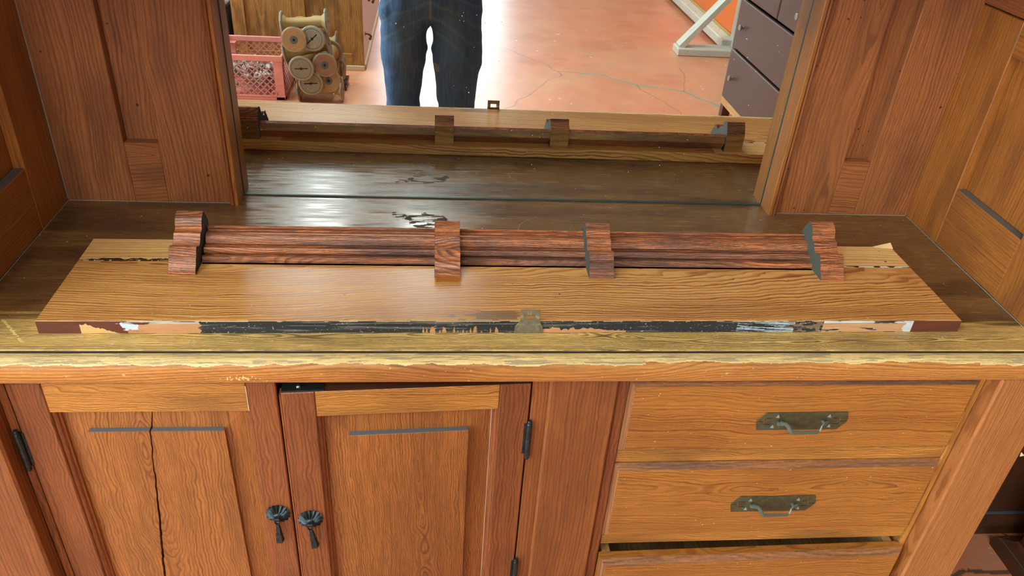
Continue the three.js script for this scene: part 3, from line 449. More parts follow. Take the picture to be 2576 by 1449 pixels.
// drawers
function drawer(y0, y1, out, ov, handleY, tilt, label, jog = 0) {
  const d = sub(sb, 'drawer', [0.378, (y0 + y1) / 2, FZ]); d.userData.label = label; const z = FZ + out;
  const f = merge([rings(0.1305, 0.6225, y0, y1, [[0.0006, z - 0.012], [0, z + 0.0005]], false), rings(0.1305, 0.6225, y0, y1, [[0.0080, z + 0.0095]])]);
  put(d, 'drawer_front', wuv(f, M.drawer, 'x', 0.02, ov), M.drawer, 'drawer front');
  put(d, 'bevel', wuv(rings(0.1305, 0.6225, y0, y1, [[0, z + 0.0005], [0.0006, z + 0.0015], [0.0068, z + 0.0085], [0.0080, z + 0.0095]], false), M.grime, 'x', 0.05, ov), M.grime, 'bevel darkened by grime');
  const bz = -0.02; put(d, 'drawer_box', wuv(merge([cbox(0.137, 0.151, y0 + 0.012, y1 - 0.006, bz, z - 0.012), cbox(0.602, 0.616, y0 + 0.012, y1 - 0.006, bz, z - 0.012), cbox(0.151, 0.602, y0 + 0.012, y0 + 0.02, bz, z - 0.012), cbox(0.151, 0.602, y0 + 0.012, y1 - 0.02, bz, bz + 0.012)]), M.pale, 'z'), M.pale, 'pale drawer sides');
  if (handleY) bailPull(d, 0.3815 + jog, handleY, z + 0.0095, tilt);
  return d;
}
drawer(0.744, 0.8735, 0, -0.72, 0.8040, 0.003, 'top drawer with a brass bail pull');
drawer(0.568, 0.7185, 0, -0.38, 0.6385, -0.004, 'middle drawer with a brass bail pull', 0);
drawer(0.359, 0.5325, 0.014, -0.1, 0.44, 0.0, 'third drawer, slightly pulled out').rotation.y = 0.012;
drawer(0.088, 0.333, 0, 0.2, 0.21, 0.0, 'deep bottom drawer');

// hutch: back boards either side of the mirror, panelled sides, shelf above
const TOPY = 1.28, RD = 0.016, BY = TOPY + 0.012;
W(sb, 'back_stile', -0.70, -0.5975, CH, TOPY, -0.02, 0, M.back, 'y', 0, 1.0, 0.0008);
W(sb, 'back_stile', -0.5465, -0.4475, CH, TOPY, -0.02, -0.0003, M.back, 'y', 0.2, 0.55, 0.0008);
W(sb, 'back_rail', -0.5973, -0.5467, CH, 1.0195, -0.02, -0.0002, M.back, 'x', 0.1, 0.2, 0.0008);
W(sb, 'back_panel', -0.5973, -0.5467, 1.0195, TOPY, -0.03, -RD, M.back, 'y', 0.31, 0.70, 0.0004);
W(sb, 'back_stile', 0.604, 0.70, CH, BY, -0.02, 0, M.back, 'y', 0.05, -0.62, 0.0008);
W(sb, 'back_stile', 0.455, 0.5565, CH, BY, -0.02, -0.0003, M.back, 'y', 0.26, -0.25, 0.0008);
W(sb, 'back_rail', 0.5567, 0.6038, CH, 1.0185, -0.02, -0.0002, M.back, 'x', 0.0, 0.05, 0.0008);
W(sb, 'back_panel', 0.5567, 0.6038, 1.0185, BY, -0.03, -RD, M.back, 'y', 0.12, -0.33, 0.0004);
for (const s of [-1, 1]) {
  const x = 0.70 * s, X = (a, b) => [Math.min(x + s * a, x + s * b), Math.max(x + s * a, x + s * b)], g = sub(sb, 'side_panel');
  const B = (n, y0, y1, z0, z1, dep, ax, ou, ov) => W(g, n, ...X(dep, 0.026), y0, y1, z0, z1, M.side, ax, ou, ov, 0.0012);
  B('stile', CH, TOPY, -0.02, 0.0965, 0, 'y', 0.0, s > 0 ? 0.1 : 0.33); B('stile', CH, TOPY, 0.2605, 0.38, 0, 'y', 0.2, s > 0 ? 0.05 : 0.3);
  B('rail', CH, 1.0185, 0.0967, 0.2603, 0.0002, 'z', s > 0 ? 0.1 : 0.3, 0.2); B('rail', 1.23, TOPY, 0.0967, 0.2603, 0.0002, 'z', 0.1, 0.4);
  B('panel', 1.0185, 1.23, 0.0967, 0.2603, 0.015, 'y', 0.05, s > 0 ? 0.25 : 0.0);
  put(g, 'dusty_ledge', cbox(...X(0.0015, 0.0148), 1.0185, 1.0192, 0.098, 0.2595, 0.0002), plain(98, 90, 82, 0.95), 'grey dust on the ledge of the rail');
}
{ const P = [], SY = 1.44; // unseen shelf, deepened to shade the back boards, rounded front, on top rails
  for (let i = 0; i <= 6; i++) { const a = -Math.PI / 2 + i / 6 * Math.PI; P.push([0.31 + 0.014 * Math.cos(a), SY + 0.014 + 0.014 * Math.sin(a)]); }
  put(sb, 'deepened_hutch_shelf', alongX([[-0.04, SY], ...P, [-0.04, SY + 0.028]], -0.74, 0.74, M.stile, 0.6), M.stile, 'unseen shelf across the top of the alcove, deepened to shade the back boards');
  for (const s of [-1, 1]) { W(sb, 'top_rail', Math.min(s * 0.697, s * 0.73), Math.max(s * 0.697, s * 0.73), TOPY + 0.0025, SY, -0.02, 0.366, M.stile, 'z', 0.1, 0.2); W(sb, 'frame_cap', Math.min(s * 0.437, s * 0.466), Math.max(s * 0.437, s * 0.466), TOPY - 0.001, SY, -0.03, 0.014, M.stile, 'y', 0.2, 0.1); }
  W(sb, 'top_rail', -0.697, -0.4662, TOPY, SY, -0.03, 0.0, M.back, 'x', 0.2, 0.3); W(sb, 'top_rail', 0.4662, 0.697, TOPY + 0.012, SY, -0.03, 0.0, M.back, 'x', 0.1, 0.1); W(sb, 'top_rail', -0.4368, 0.4368, TOPY + 0.012, SY, -0.0356, 0.004, M.stile, 'x', 0.1, 0.1); }
{ const mJ = plain(146, 148, 134, 0.9); // pale dust caught in the joints
  const J = (x0, x1, y0, y1, z0, z1) => put(sb, 'joint_dust', cbox(x0, x1, y0, y1, z0, z1, 0.0002), mJ, 'pale dust in a joint');
  J(-0.6998, -0.6988, CH + 0.003, 1.28, 0.0001, 0.0010); J(-0.6985, -0.452, CH, CH + 0.0009, 0.0002, 0.0012); J(0.462, 0.6985, CH, CH + 0.0009, 0.0002, 0.0012); J(0.6986, 0.6997, CH, CH + 0.0009, 0.0015, 0.37); J(-0.6997, -0.6986, CH, CH + 0.0009, 0.0015, 0.37); }
// mirror and its frame strips
for (const s of [-1, 1]) {
  const xi = s < 0 ? -0.4368 : 0.4455, f = sub(sb, 'mirror_frame'), o = (a) => xi + s * a;
  put(f, 'strip', alongY([[o(0), -0.0305], [o(0), 0.0065], [o(0.0012), 0.0085], [o(0.0055), 0.0088], [o(0.0062), 0.0075], [o(0.0062), -0.0305]], CH, TOPY, M.side), M.side);
  const bead = []; for (let i = 0; i <= 6; i++) { const a = i / 6 * Math.PI; bead.push([o(0.0105 - 0.0042 * Math.cos(a)), 0.0012 + 0.0072 * Math.sin(a)]); }
  put(f, 'bead', alongY([[o(0.0063), -0.001], ...bead, [o(0.0147), -0.001]], CH, TOPY, M.stile), M.stile, 'rounded reddish bead');
  put(f, 'seam', alongY([[o(-0.0012), -0.0312], [o(-0.0008), -0.0296], [o(0), -0.0290], [o(0), -0.0312]], CH, TOPY, mIron), plain(34, 52, 46, 0.5), 'dark green tarnished edge of the glass');
}
{ const mr = sub(sb, 'mirror');
  const fl = specks(240, 0.9, 0.37, 99, 0.0003, 0.0008), cl = [[0.30, 0.235], [0.345, 0.20], [0.36, 0.213], [0.395, 0.19], [0.40, 0.176], [0.355, 0.19]];
  const silver = texture(0.8823, 0.38, 1150, (u, v, c) => { c[0] = 0; c[1] = fl(u, v) ? 150 : 1; c[2] = fl(u, v) ? 90 : 255; }, false);
  const g = cbox(-0.4368, 0.4455, CH + 0.0002, BY, -0.0356, -0.0312, 0.0003), p = g.attributes.position, U = []; for (let i = 0; i < p.count; i++) U.push((p.getX(i) + 0.4368) / 0.8823, (p.getY(i) - CH) / 0.38); g.setAttribute('uv', new THREE.Float32BufferAttribute(U, 2));
  put(mr, 'silvered_glass', g, new THREE.MeshPhysicalMaterial({ color: new THREE.Color().setRGB(0.86, 0.91, 0.89), metalness: 1, roughness: 1, metalnessMap: silver, roughnessMap: silver }), 'old mirror with white flecks');
  put(mr, 'glass_edge', merge([cbox(-0.4368, 0.4455, CH + 0.0002, CH + 0.0026, -0.0311, -0.0290, 0.0003)]), plain(58, 72, 68, 0.3), 'greenish lower edge of the glass');
}

// ================= loose shelf board lying on the top =================
const lb = new THREE.Group(); lb.name = 'loose_shelf_board'; lb.userData = { label: 'loose shelf board with moulding and four corbels lying on the sideboard top', category: 'shelf' };
lb.position.set(-0.6057, CH + 0.0002, 0.153); lb.rotation.y = 0.0078; scene.add(lb); OFF.set(lb, new THREE.Vector3());
const BT = 0.0186;
{ const g = cbox(0, 1.198, 0, BT, 0, 0.2012, 0.0008), p = g.attributes.position, n = g.attributes.normal, U = []; for (let i = 0; i < p.count; i++) { const nz = Math.abs(n.getZ(i)) > 0.5, nx = Math.abs(n.getX(i)) > 0.5; U.push((p.getX(i) + (nx ? p.getY(i) : 0)) / 1.198, (nz ? 0.11 + p.getY(i) : p.getZ(i)) / 0.2017); } g.setAttribute('uv', new THREE.Float32BufferAttribute(U, 2));
  put(lb, 'board', g, M.board, 'honey brown board with unstained ends along its back'); }
{ const g = cbox(0.0004, 1.1976, 0.0003, BT - 0.0003, 0.2012, 0.2018, 0.0002), p = g.attributes.position, U = []; for (let i = 0; i < p.count; i++) U.push(p.getX(i) / 1.198, p.getY(i) / BT); g.setAttribute('uv', new THREE.Float32BufferAttribute(U, 2)); put(lb, 'board_edge', g, M.boardEdge, 'front edge with flaking black paint'); }
const skew = (g) => { g.rotateY(-0.0065); return g; };
const Z0 = 0.153;
{ // moulding: steps laid over a slope from the back top to the front foot
  const A = [0.1665, 0.0303], B = [0.2195, 0.0004], L = Math.hypot(B[0] - A[0], B[1] - A[1]), tz = (B[0] - A[0]) / L, ty = (B[1] - A[1]) / L;
  const at = (t, h) => [A[0] + tz * t * L - ty * h - Z0, A[1] + ty * t * L + tz * h + BT];
  const P = [[0.162 - Z0, 0.0295 + BT], at(0, 0.0022), at(0.055, 0.0022), at(0.06, -0.0030), at(0.085, -0.0034)];
  for (let i = 0; i <= 8; i++) { const k = i / 8; P.push(at(lerp(0.09, 0.44, k), -0.0034 + 0.0072 * Math.sin(k * Math.PI * 0.95 + 0.08))); }
  P.push(at(0.448, -0.0085), at(0.494, -0.0085), at(0.498, 0.0006), at(0.52, 0.0008));
  for (let i = 0; i <= 6; i++) { const k = i / 6; P.push(at(lerp(0.525, 0.69, k), -0.0014 + 0.0048 * Math.sin(k * Math.PI * 0.96 + 0.06))); }
  P.push(at(0.696, -0.0066), at(0.742, -0.0066));
  for (let i = 0; i <= 7; i++) { const k = i / 7; P.push(at(lerp(0.748, 0.93, k), -0.0030 + 0.0066 * Math.sin(k * Math.PI * 0.95 + 0.08))); }
  P.push(at(0.94, -0.0034), at(0.995, -0.0014), [0.2188 - Z0, BT], [0.172 - Z0, BT], [0.1585 - Z0, 0.0165 + BT], [0.1585 - Z0, 0.0185 + BT]);
  put(lb, 'moulding', skew(alongX(P, 0.164, 1.038, M.trim, 0.38, 0.1, 0.02)), M.trim, 'dark reddish moulding'); }
{ const z = 0.1585 - Z0 - 0.0003, z2 = 0.162 - Z0 - 0.0003, y0 = BT + 0.0168, y1 = BT + 0.0186, y2 = BT + 0.0292, T = []; quad(T, [1.037, y0, z], [0.165, y0, z], [0.165, y1, z], [1.037, y1, z]); quad(T, [1.037, y1, z], [0.165, y1, z], [0.165, y2, z2], [1.037, y2, z2]); put(lb, 'moulding_back', skew(wuv(soup(T), M.oak, 'x', 0.1, 0.2)), M.oak, 'raw unstained back of the moulding'); }
{ const F = [[0.2475, 0], [0.2475, 0.0014], [0.2458, 0.0060], [0.2412, 0.0098], [0.2380, 0.0135], [0.2362, 0.0178], [0.2318, 0.0205], [0.2305, 0.0240], [0.2285, 0.0280], [0.2248, 0.0302], [0.2205, 0.0296], [0.2180, 0.0262], [0.2115, 0.0252], [0.2075, 0.0270], [0.2045, 0.0300], [0.2020, 0.0340], [0.1990, 0.0366], [0.1930, 0.0372], [0.1900, 0.0392], [0.1885, 0.0440], [0.1862, 0.0486], [0.1815, 0.0530], [0.1755, 0.0556], [0.1700, 0.0556], [0.1640, 0.0470], [0.1575, 0.0350], [0.1575, 0]];
  [[0.1275, 0], [0.4808, 1], [0.6976, 1], [1.0386, 0]].forEach(([x, low], i) => {
    const P = F.map(([z, y]) => { if (low && y > 0.045) { return [z < 0.172 ? z + 0.006 : z, y - 0.006]; } return [z, y]; }).map(([z, y]) => [z - Z0, y + BT]);
    const c = sub(lb, 'corbel'); put(c, 'corbel_body', skew(alongX(P, x, x + 0.0352, M.trim, 0.5, 0.2 * i, 0.05 * i)), M.trim, 'carved corbel with stepped curves');
    W(c, 'back_face', x + 0.0003, x + 0.0349, BT + 0.0002, BT + 0.0345, 0.0042 + 0.0065 * (x + 0.017), 0.0046 + 0.0065 * (x + 0.017), M.oak, 'x', 0.2 * i, 0.1, 0.0001, 'raw back face');
    const dust = plain(84, 86, 76, 0.85); // raw dusty flanks
    const sh = polyShape(P.map(([z, y]) => [z, y])); for (const s of [0, 1]) { const g = new THREE.ShapeGeometry(sh).toNonIndexed(); const q = g.attributes.position; for (let k = 0; k < q.count; k++) { const z = q.getX(k), y = q.getY(k); q.setXYZ(k, s ? x + 0.03535 : x - 0.00015, y, z); } put(c, 'flank', skew(g), dust, 'grey dusty unfinished flank'); }
  }); }
{ // latch plate screwed on the front edge, its slotted tongue standing up
  const sh = polyShape([[0, 0], [0.0358, 0], [0.0358, 0.0105], [0.0338, 0.0135], [0.0315, 0.0170], [0.0305, 0.0195], [0.0305, 0.036], [0.0062, 0.036], [0.0062, 0.0195], [0.0050, 0.0170], [0.0022, 0.0135], [0, 0.0105]]); sh.holes.push(new THREE.Path([[0.0118, 0.0212], [0.0118, 0.0290], [0.0245, 0.0290], [0.0245, 0.0212]].map((p) => new THREE.Vector2(...p))));
  const g = shapeZ(sh, 0.2021, 0.0014, 0.0002); g.translate(0.5828, 0.0004, 0); const lp = sub(lb, 'latch_plate');
  const texZinc = texture(0.05, 0.05, 3000, (u, v, c) => { const n = fbm(u * 200, v * 200, 3); c[0] = 118 + 44 * n; c[1] = 108 + 42 * n; c[2] = 84 + 40 * n; if (n > 0.74) mix(c, [200, 194, 172], 0.5); });
  const mz = woodMat(texZinc, 0.55, { metalness: 0.45 }); put(lp, 'plate', wuv(g, mz, 'x'), mz, 'grey metal latch plate with a square slot');
  for (const x of [0.588, 0.6125]) { const c = new THREE.CylinderGeometry(0.0024, 0.0027, 0.0008, 14).toNonIndexed(); c.rotateX(Math.PI / 2); c.translate(x, 0.0068, 0.2040); const sl = cbox(x - 0.0022, x + 0.0022, 0.0064, 0.0072, 0.2040, 0.2046, 0.0001); put(lp, 'screw', merge([c, sl]), mz); } }
put(lb, 'splinter', fixOut(soup((() => { const T = [], a = [1.165, BT, 0.0015], b = [1.1965, BT + 0.0065, -0.0015], c = [1.1975, BT + 0.001, 0.009], e = [1.18, BT + 0.0008, 0.006], k = [1.186, BT - 0.001, 0.004]; T.push(...a, ...e, ...b, ...e, ...c, ...b, ...a, ...b, ...k, ...b, ...c, ...k, ...a, ...k, ...e, ...e, ...k, ...c); return T; })())), plain(240, 200, 138, 0.8), 'pale lifted splinter');

// ================= things standing behind the photographer, seen in the mirror =================
// pink plastic milk crate
const texPink = texture(0.4, 0.4, 500, (u, v, c) => { const n = fbm(u * 20, v * 20, 3), m = n2(u * 300, v * 300); c[0] = 214 + 14 * n; c[1] = 124 + 22 * n + 8 * m; c[2] = 110 + 20 * n + 8 * m; });
const mPink = woodMat(texPink, 0.5);
{ const x0 = -1.252, x1 = -0.907, z0 = 2.915, z1 = 3.26, h = 0.238, t = thing('milk_crate', 'faded pink plastic milk crate with diamond lattice sides full of metal bits', 'crate', [-1.08, 0, 3.09]);
  const P = (n, g) => put(t, n, wuv(g, mPink, 'x'), mPink);
  const e = 0.046;
  for (const [cx, cz] of [[x0, z0], [x1 - e, z0], [x0, z1 - e], [x1 - e, z1 - e]]) P('corner_post', merge([cbox(cx, cx + e, 0, h - 0.03, cz, cz + 0.006), cbox(cx, cx + e, 0, h - 0.03, cz + e - 0.006, cz + e), cbox(cx, cx + 0.006, 0, h - 0.03, cz + 0.006, cz + e - 0.006), cbox(cx + e - 0.006, cx + e, 0, h - 0.03, cz + 0.006, cz + e - 0.006), ...[0.05, 0.085, 0.12, 0.155].map((y) => cbox(cx + 0.012, cx + 0.036, y, y + 0.003, cz - 0.002, cz + 0.001, 0.0005)), ...[0.195, 0.205].map((y) => cbox(cx - 0.003, cx + e + 0.003, y, y + 0.005, cz - 0.003, cz + e + 0.003, 0.001))]));
  P('rim', merge([cbox(x0 - 0.004, x1 + 0.004, h - 0.03, h, z0 - 0.004, z0 + 0.008, 0.003), cbox(x0 - 0.004, x1 + 0.004, h - 0.03, h, z1 - 0.008, z1 + 0.004, 0.003), cbox(x0 - 0.004, x0 + 0.008, h - 0.03, h, z0 + 0.008, z1 - 0.008, 0.003), cbox(x1 - 0.008, x1 + 0.004, h - 0.03, h, z0 + 0.008, z1 - 0.008, 0.003)]));
  P('base', merge([cbox(x0, x1, 0, 0.018, z0, z1, 0.002), cbox(x0 - 0.002, x1 + 0.002, 0.018, 0.026, z0 - 0.002, z0 + 0.006, 0.001)]));
  const lat = (n, len, mk) => { const L = [], y0 = 0.026, y1 = h - 0.03, H = y1 - y0, p = 0.0335; for (const s of [1, -1]) for (let a = -H; a < len; a += p) { // strips at 45 degrees clipped to the panel
      let ta = Math.max(0, -a), tb = Math.min(H, len - a); if (tb - ta < 0.004) continue; const A = [a + ta, ta], B = [a + tb, tb]; if (s < 0) { A[0] = len - A[0]; B[0] = len - B[0]; } L.push(strap([mk(A[0], y0 + A[1]), mk(B[0], y0 + B[1])], 0.0042, 0.004, n === 'x' ? [0, 0, 1] : [1, 0, 0])); } return merge(L); };
  P('lattice', lat('x', x1 - x0 - 2 * e, (u, y) => [x0 + e + u, y, z0 + 0.003])); P('lattice', lat('x', x1 - x0 - 2 * e, (u, y) => [x0 + e + u, y, z1 - 0.003]));
  P('lattice', lat('z', z1 - z0 - 2 * e, (u, y) => [x0 + 0.003, y, z0 + e + u])); P('lattice', lat('z', z1 - z0 - 2 * e, (u, y) => [x1 - 0.003, y, z0 + e + u]));
  { const g = new THREE.TorusGeometry(0.0125, 0.004, 8, 20).toNonIndexed(); g.translate(x1 - e - 0.008, 0.036, z0 - 0.001); P('ring', g); }
  const R = rng(5), L = []; for (let i = 0; i < 170; i++) { const k = R(), s = 0.012 + 0.016 * R(); let g; if (k < 0.35) g = new THREE.CylinderGeometry(s * 0.5, s * 0.5, s * 2, 10); else if (k < 0.6) g = new THREE.SphereGeometry(s * 0.7, 10, 7); else if (k < 0.8) g = new THREE.TorusGeometry(s * 0.9, s * 0.3, 6, 12); else g = new THREE.BoxGeometry(s * 2, s * 0.4, s); g = g.toNonIndexed(); g.rotateX(R() * 6); g.rotateZ(R() * 6); g.translate(lerp(x0 + 0.035, x1 - 0.035, R()), lerp(0.04, 0.135, Math.sqrt(R())), lerp(z0 + 0.035, z1 - 0.035, R())); L.push(clean(g)); }
  const m = new THREE.Mesh(merge(L), plain(158, 160, 154, 0.4, 0.4)); m.name = 'metal_fittings'; m.castShadow = m.receiveShadow = true; m.userData = { label: 'jumble of small grey metal fittings filling the pink crate', category: 'hardware', kind: 'stuff' }; scene.add(m);
}
// wooden bobbins in a heap
const spoolFace = (seed, base, hub) => texture(0.14, 0.14, 1100, (u, v, c) => { const r = Math.hypot(u - 0.07, v - 0.07), n = fbm(u * 40 + seed, v * 40, 3); c[0] = base[0] + 40 * (n - 0.5); c[1] = base[1] + 36 * (n - 0.5); c[2] = base[2] + 30 * (n - 0.5); if (n > 0.56) mix(c, [112, 104, 84], 0.4); if (r > 0.0565) mix(c, [150, 142, 116], 0.8); if (hub && r < 0.02) mix(c, [70, 82, 86], 0.85); if (!hub && Math.abs(r - 0.05) < 0.0015) mix(c, [60, 54, 44], 0.7); });
const mSpF = [woodMat(spoolFace(1, [170, 126, 76], 1), 0.6), woodMat(spoolFace(2, [150, 146, 128], 0), 0.6), woodMat(spoolFace(3, [134, 118, 92], 0), 0.6), woodMat(spoolFace(4, [140, 94, 66], 1), 0.6)];
const mBarrel = plain(166, 134, 82, 0.55), mHole = plain(24, 22, 20, 0.9), mRimG = plain(150, 146, 122, 0.4);
function spool(label, p, ax, face, len = 0.235) {       // p = centre of the nearer face, ax = axis direction away from it
  const A = new THREE.Vector3(...ax).normalize(), q = new THREE.Quaternion().setFromUnitVectors(new THREE.Vector3(0, 1, 0), A);
  const t = new THREE.Group(); t.name = numbered('wooden_bobbin'); t.userData = { label, category: 'bobbin', group: 'wooden bobbins in the heap' }; t.position.set(...p); t.quaternion.copy(q); scene.add(t); OFF.set(t, new THREE.Vector3());
  put(t, 'barrel', lathe([[0.001, 0.012], [0.046, 0.012], [0.030, 0.03], [0.026, len / 2], [0.030, len - 0.03], [0.046, len - 0.012], [0.001, len - 0.012]], 20), mBarrel, 'turned wooden barrel');
  for (const s of [0, 1]) { const y = (h) => (s ? len - h : h); const g = lathe((s ? (L) => L.slice().reverse() : (L) => L)([[0.006, y(0.0005)], [0.055, y(0.0005)], [0.0575, y(0)], [0.062, y(0.0015)], [0.0655, y(0.006)], [0.063, y(0.011)], [0.045, y(0.0135)], [0.006, y(0.0135)]]), 30); put(t, 'flange', wuv(g, face, 'x', 0.07, 0.07), face, 'round flange'); }
  const slot = face === mSpF[1] || face === mSpF[2];
  { const g = new THREE.CylinderGeometry(0.0068, 0.0068, len + 0.0006, 14).toNonIndexed(); g.translate(0, len / 2, 0); const L = [g]; if (slot) { const b = cbox(-0.034, 0.034, -0.0004, 0.004, -0.0026, 0.0026, 0.0008); b.rotateY(face === mSpF[1] ? 0.75 : 0.1); L.push(b); } put(t, 'spindle_hole', merge(L), mHole, slot ? 'dark slotted spindle hole' : 'dark spindle hole'); }
  return t;
}
spool('bobbin with an orange flange and dark hub, at the top of the heap', [-0.826, 0.342, 2.85], [0.03, -0.03, 1], mSpF[0]);
spool('bobbin with a grey slotted flange beside the orange one on top', [-0.738, 0.3455, 2.868], [0.0, -0.03, 1], mSpF[1]);
spool('bobbin with a dull brown slotted flange, middle of the heap by the crate', [-0.8009, 0.1973, 2.847], [0.04, 0, 1], mSpF[2]);
spool('bobbin with a reddish brown flange and small hub, middle of the heap', [-0.6828, 0.2145, 2.865], [0.02, 0, 1], mSpF[3]);
spool('bobbin with a dark ringed slotted flange low in the heap', [-0.7605, 0.116, 2.862], [0.02, 0, 1], mSpF[2]);
spool('bobbin with a worn orange flange low in the heap', [-0.6705, 0.128, 2.88], [0, 0, 1], mSpF[0]);
spool('bobbin lying crosswise on the very top of the heap', [-0.8968, 0.392, 2.95], [1, 0.095, 0.0], mSpF[1]);
spool('bobbin lying crosswise under the top pair', [-0.892, 0.238, 2.95], [1, 0.27, 0.0], mSpF[2]);
spool('bobbin lying crosswise at the back, its flange out on the cabinet side', [-0.849, 0.112, 3.165], [1, 0.0, -0.05], mSpF[2]);
spool('bobbin lying crosswise at the back, flange high on the cabinet side', [-0.880, 0.243, 3.165], [1, 0.0, 0.0], mSpF[3]);
spool('bobbin lying crosswise on the floor under the heap', [-0.838, 0.066, 2.925], [1, 0.02, 0.0], mSpF[3]);
{ const t = thing('wooden_skid', 'dark low wooden skid under the heap of bobbins', 'skid', [-0.74, 0, 3.09]);
  for (const z of [3.13, 3.2]) W(t, 'slat', -0.88, -0.60, 0.03, 0.045, z - 0.03, z + 0.03, M.umber, 'x'); for (const x of [-0.87, -0.63]) W(t, 'bearer', x, x + 0.025, 0, 0.03, 3.1, 3.23, M.umber, 'z'); }
// oak cabinet behind the crate, pale painted flank with hooks
{ const z = 3.458, t = thing('oak_cabinet', 'oak cabinet with two recessed panels and a pale pink flank with hooks', 'cabinet', [-0.9, 0, 4.2]);
  const mF = plain(214, 182, 168, 0.5);
  W(t, 'front_stile', -1.262, -1.19, 0.03, 1.35, z, z + 0.025, M.oak, 'y', 0.1, 0.2); W(t, 'front_stile', -0.93, -0.853, 0.1, 1.27, z, z + 0.025, M.oak, 'y', 0.4, 0.5); W(t, 'front_stile', -0.603, -0.533, 0.03, 1.35, z, z + 0.025, M.oak, 'y', 0.2, 0.1);
  W(t, 'front_rail', -1.19, -0.603, 0.03, 0.098, z, z + 0.024, M.oak, 'x', 0.1, 0.6); W(t, 'front_rail', -1.19, -0.603, 1.27, 1.35, z, z + 0.024, M.oak, 'x', 0.3, 0.2);
  W(t, 'panel', -1.19, -0.93, 0.098, 1.27, z + 0.014, z + 0.02, M.oak, 'y', 0.5, 0.3, 0.0005); W(t, 'panel', -0.853, -0.603, 0.098, 1.27, z + 0.014, z + 0.02, M.oak, 'y', 0.9, 0.75, 0.0005);
  put(t, 'flank', cbox(-0.56, -0.535, 0.03, 1.35, z + 0.026, z + 1.55), mF, 'pale pink painted flank'); put(t, 'flank', cbox(-1.262, -1.24, 0.03, 1.35, z + 0.026, z + 1.55), mF);
  W(t, 'top', -1.27, -0.525, 1.35, 1.375, z - 0.01, z + 1.56, M.oak, 'x'); put(t, 'back', cbox(-1.24, -0.56, 0.03, 1.35, z + 1.53, z + 1.55), mF);
  const mR = plain(206, 180, 140, 0.5); put(t, 'base_strip', cbox(-1.262, -0.53, 0, 0.03, z - 0.006, z + 0.03, 0.003), mR, 'pale base strip'); put(t, 'base_strip', cbox(-0.548, -0.523, 0, 0.03, z + 0.03, z + 1.56, 0.003), mR);
  for (const [hy, hz] of [[0.175, 3.62], [0.315, 3.93], [0.40, 3.62], [0.39, 4.05], [0.56, 3.7], [0.62, 4.0], [0.5, 4.4], [0.2, 4.5]]) { const g = merge([new THREE.CylinderGeometry(0.011, 0.011, 0.004, 12).rotateZ(Math.PI / 2).translate(-0.533, hy, hz), tube([[-0.533, hy, hz], [-0.512, hy - 0.004, hz], [-0.498, hy - 0.016, hz], [-0.505, hy - 0.03, hz]], 0.006, 8), new THREE.SphereGeometry(0.009, 10, 8).translate(-0.505, hy - 0.03, hz)]); put(t, 'hook', g, plain(112, 84, 54, 0.4, 0.3), 'brown coat hook'); } }
{ const t = thing('storage_tote', 'black plastic tote with a grey lid beside the oak cabinet', 'tote', [-1.55, 0, 3.75]); put(t, 'bin', cbox(-1.8, -1.30, 0, 0.34, 3.5, 4.0, 0.02), plain(26, 28, 30, 0.5)); put(t, 'lid', cbox(-1.82, -1.285, 0.34, 0.37, 3.48, 4.02, 0.01), plain(168, 172, 170, 0.5)); }
// dark brown dresser, its drawers facing the room
{ const x = 1.462, t = thing('brown_dresser', 'dark brown painted dresser with round knobs on a light wood base', 'dresser', [1.75, 0, 2.42]);
  const mB = plain(82, 56, 47, 0.45), mK = plain(150, 152, 140, 0.35, 0.5), zA = 1.93, zB = 2.912;
  put(t, 'body', merge([cbox(x + 0.02, x + 0.6, 0.112, 1.0, zA, zA + 0.02), cbox(x + 0.02, x + 0.6, 0.112, 1.0, zB - 0.02, zB), cbox(x + 0.58, x + 0.6, 0.112, 1.0, zA + 0.02, zB - 0.02), cbox(x + 0.02, x + 0.58, 0.112, 0.13, zA + 0.02, zB - 0.02)]), mB); put(t, 'top', cbox(x - 0.015, x + 0.61, 1.0, 1.025, zA - 0.015, zB + 0.015, 0.004), mB);
  W(t, 'base_rail', x + 0.004, x + 0.024, 0.072, 0.112, zA, zB - 0.004, M.pale, 'z', 0.1, 0.1); for (const [a, b] of [[x + 0.006, zB - 0.05], [x + 0.55, zB - 0.05], [x + 0.006, zA], [x + 0.55, zA]]) W(t, 'leg', a, a + 0.045, 0, 0.072, b, b + 0.045, M.umber, 'y');
  const row = (y0, y1, cols) => { for (let i = 0; i < cols; i++) { const a = lerp(zA, zB, i / cols) + 0.006, b = lerp(zA, zB, (i + 1) / cols) - 0.006, d = sub(t, 'drawer', [x, y0, (a + b) / 2]); put(d, 'drawer_front', cbox(x, x + 0.022, y0, y1, a, b, 0.004), mB);
      for (const kz of cols > 1 ? [(a + b) / 2] : [lerp(zB, zA, 0.115), lerp(zB, zA, 0.885)]) { const g = lathe([[0.0001, 0], [0.008, 0.0005], [0.015, 0.004], [0.016, 0.009], [0.012, 0.014], [0.007, 0.017], [0.008, 0.026]], 16); g.rotateZ(-Math.PI / 2); g.translate(x - 0.026, (y0 + y1) / 2, kz); put(d, 'knob', g, mK, 'round pewter knob'); } } };
  row(0.114, 0.374, 1); row(0.388, 0.632, 1); row(0.648, 0.80, 2); row(0.816, 0.99, 2); }
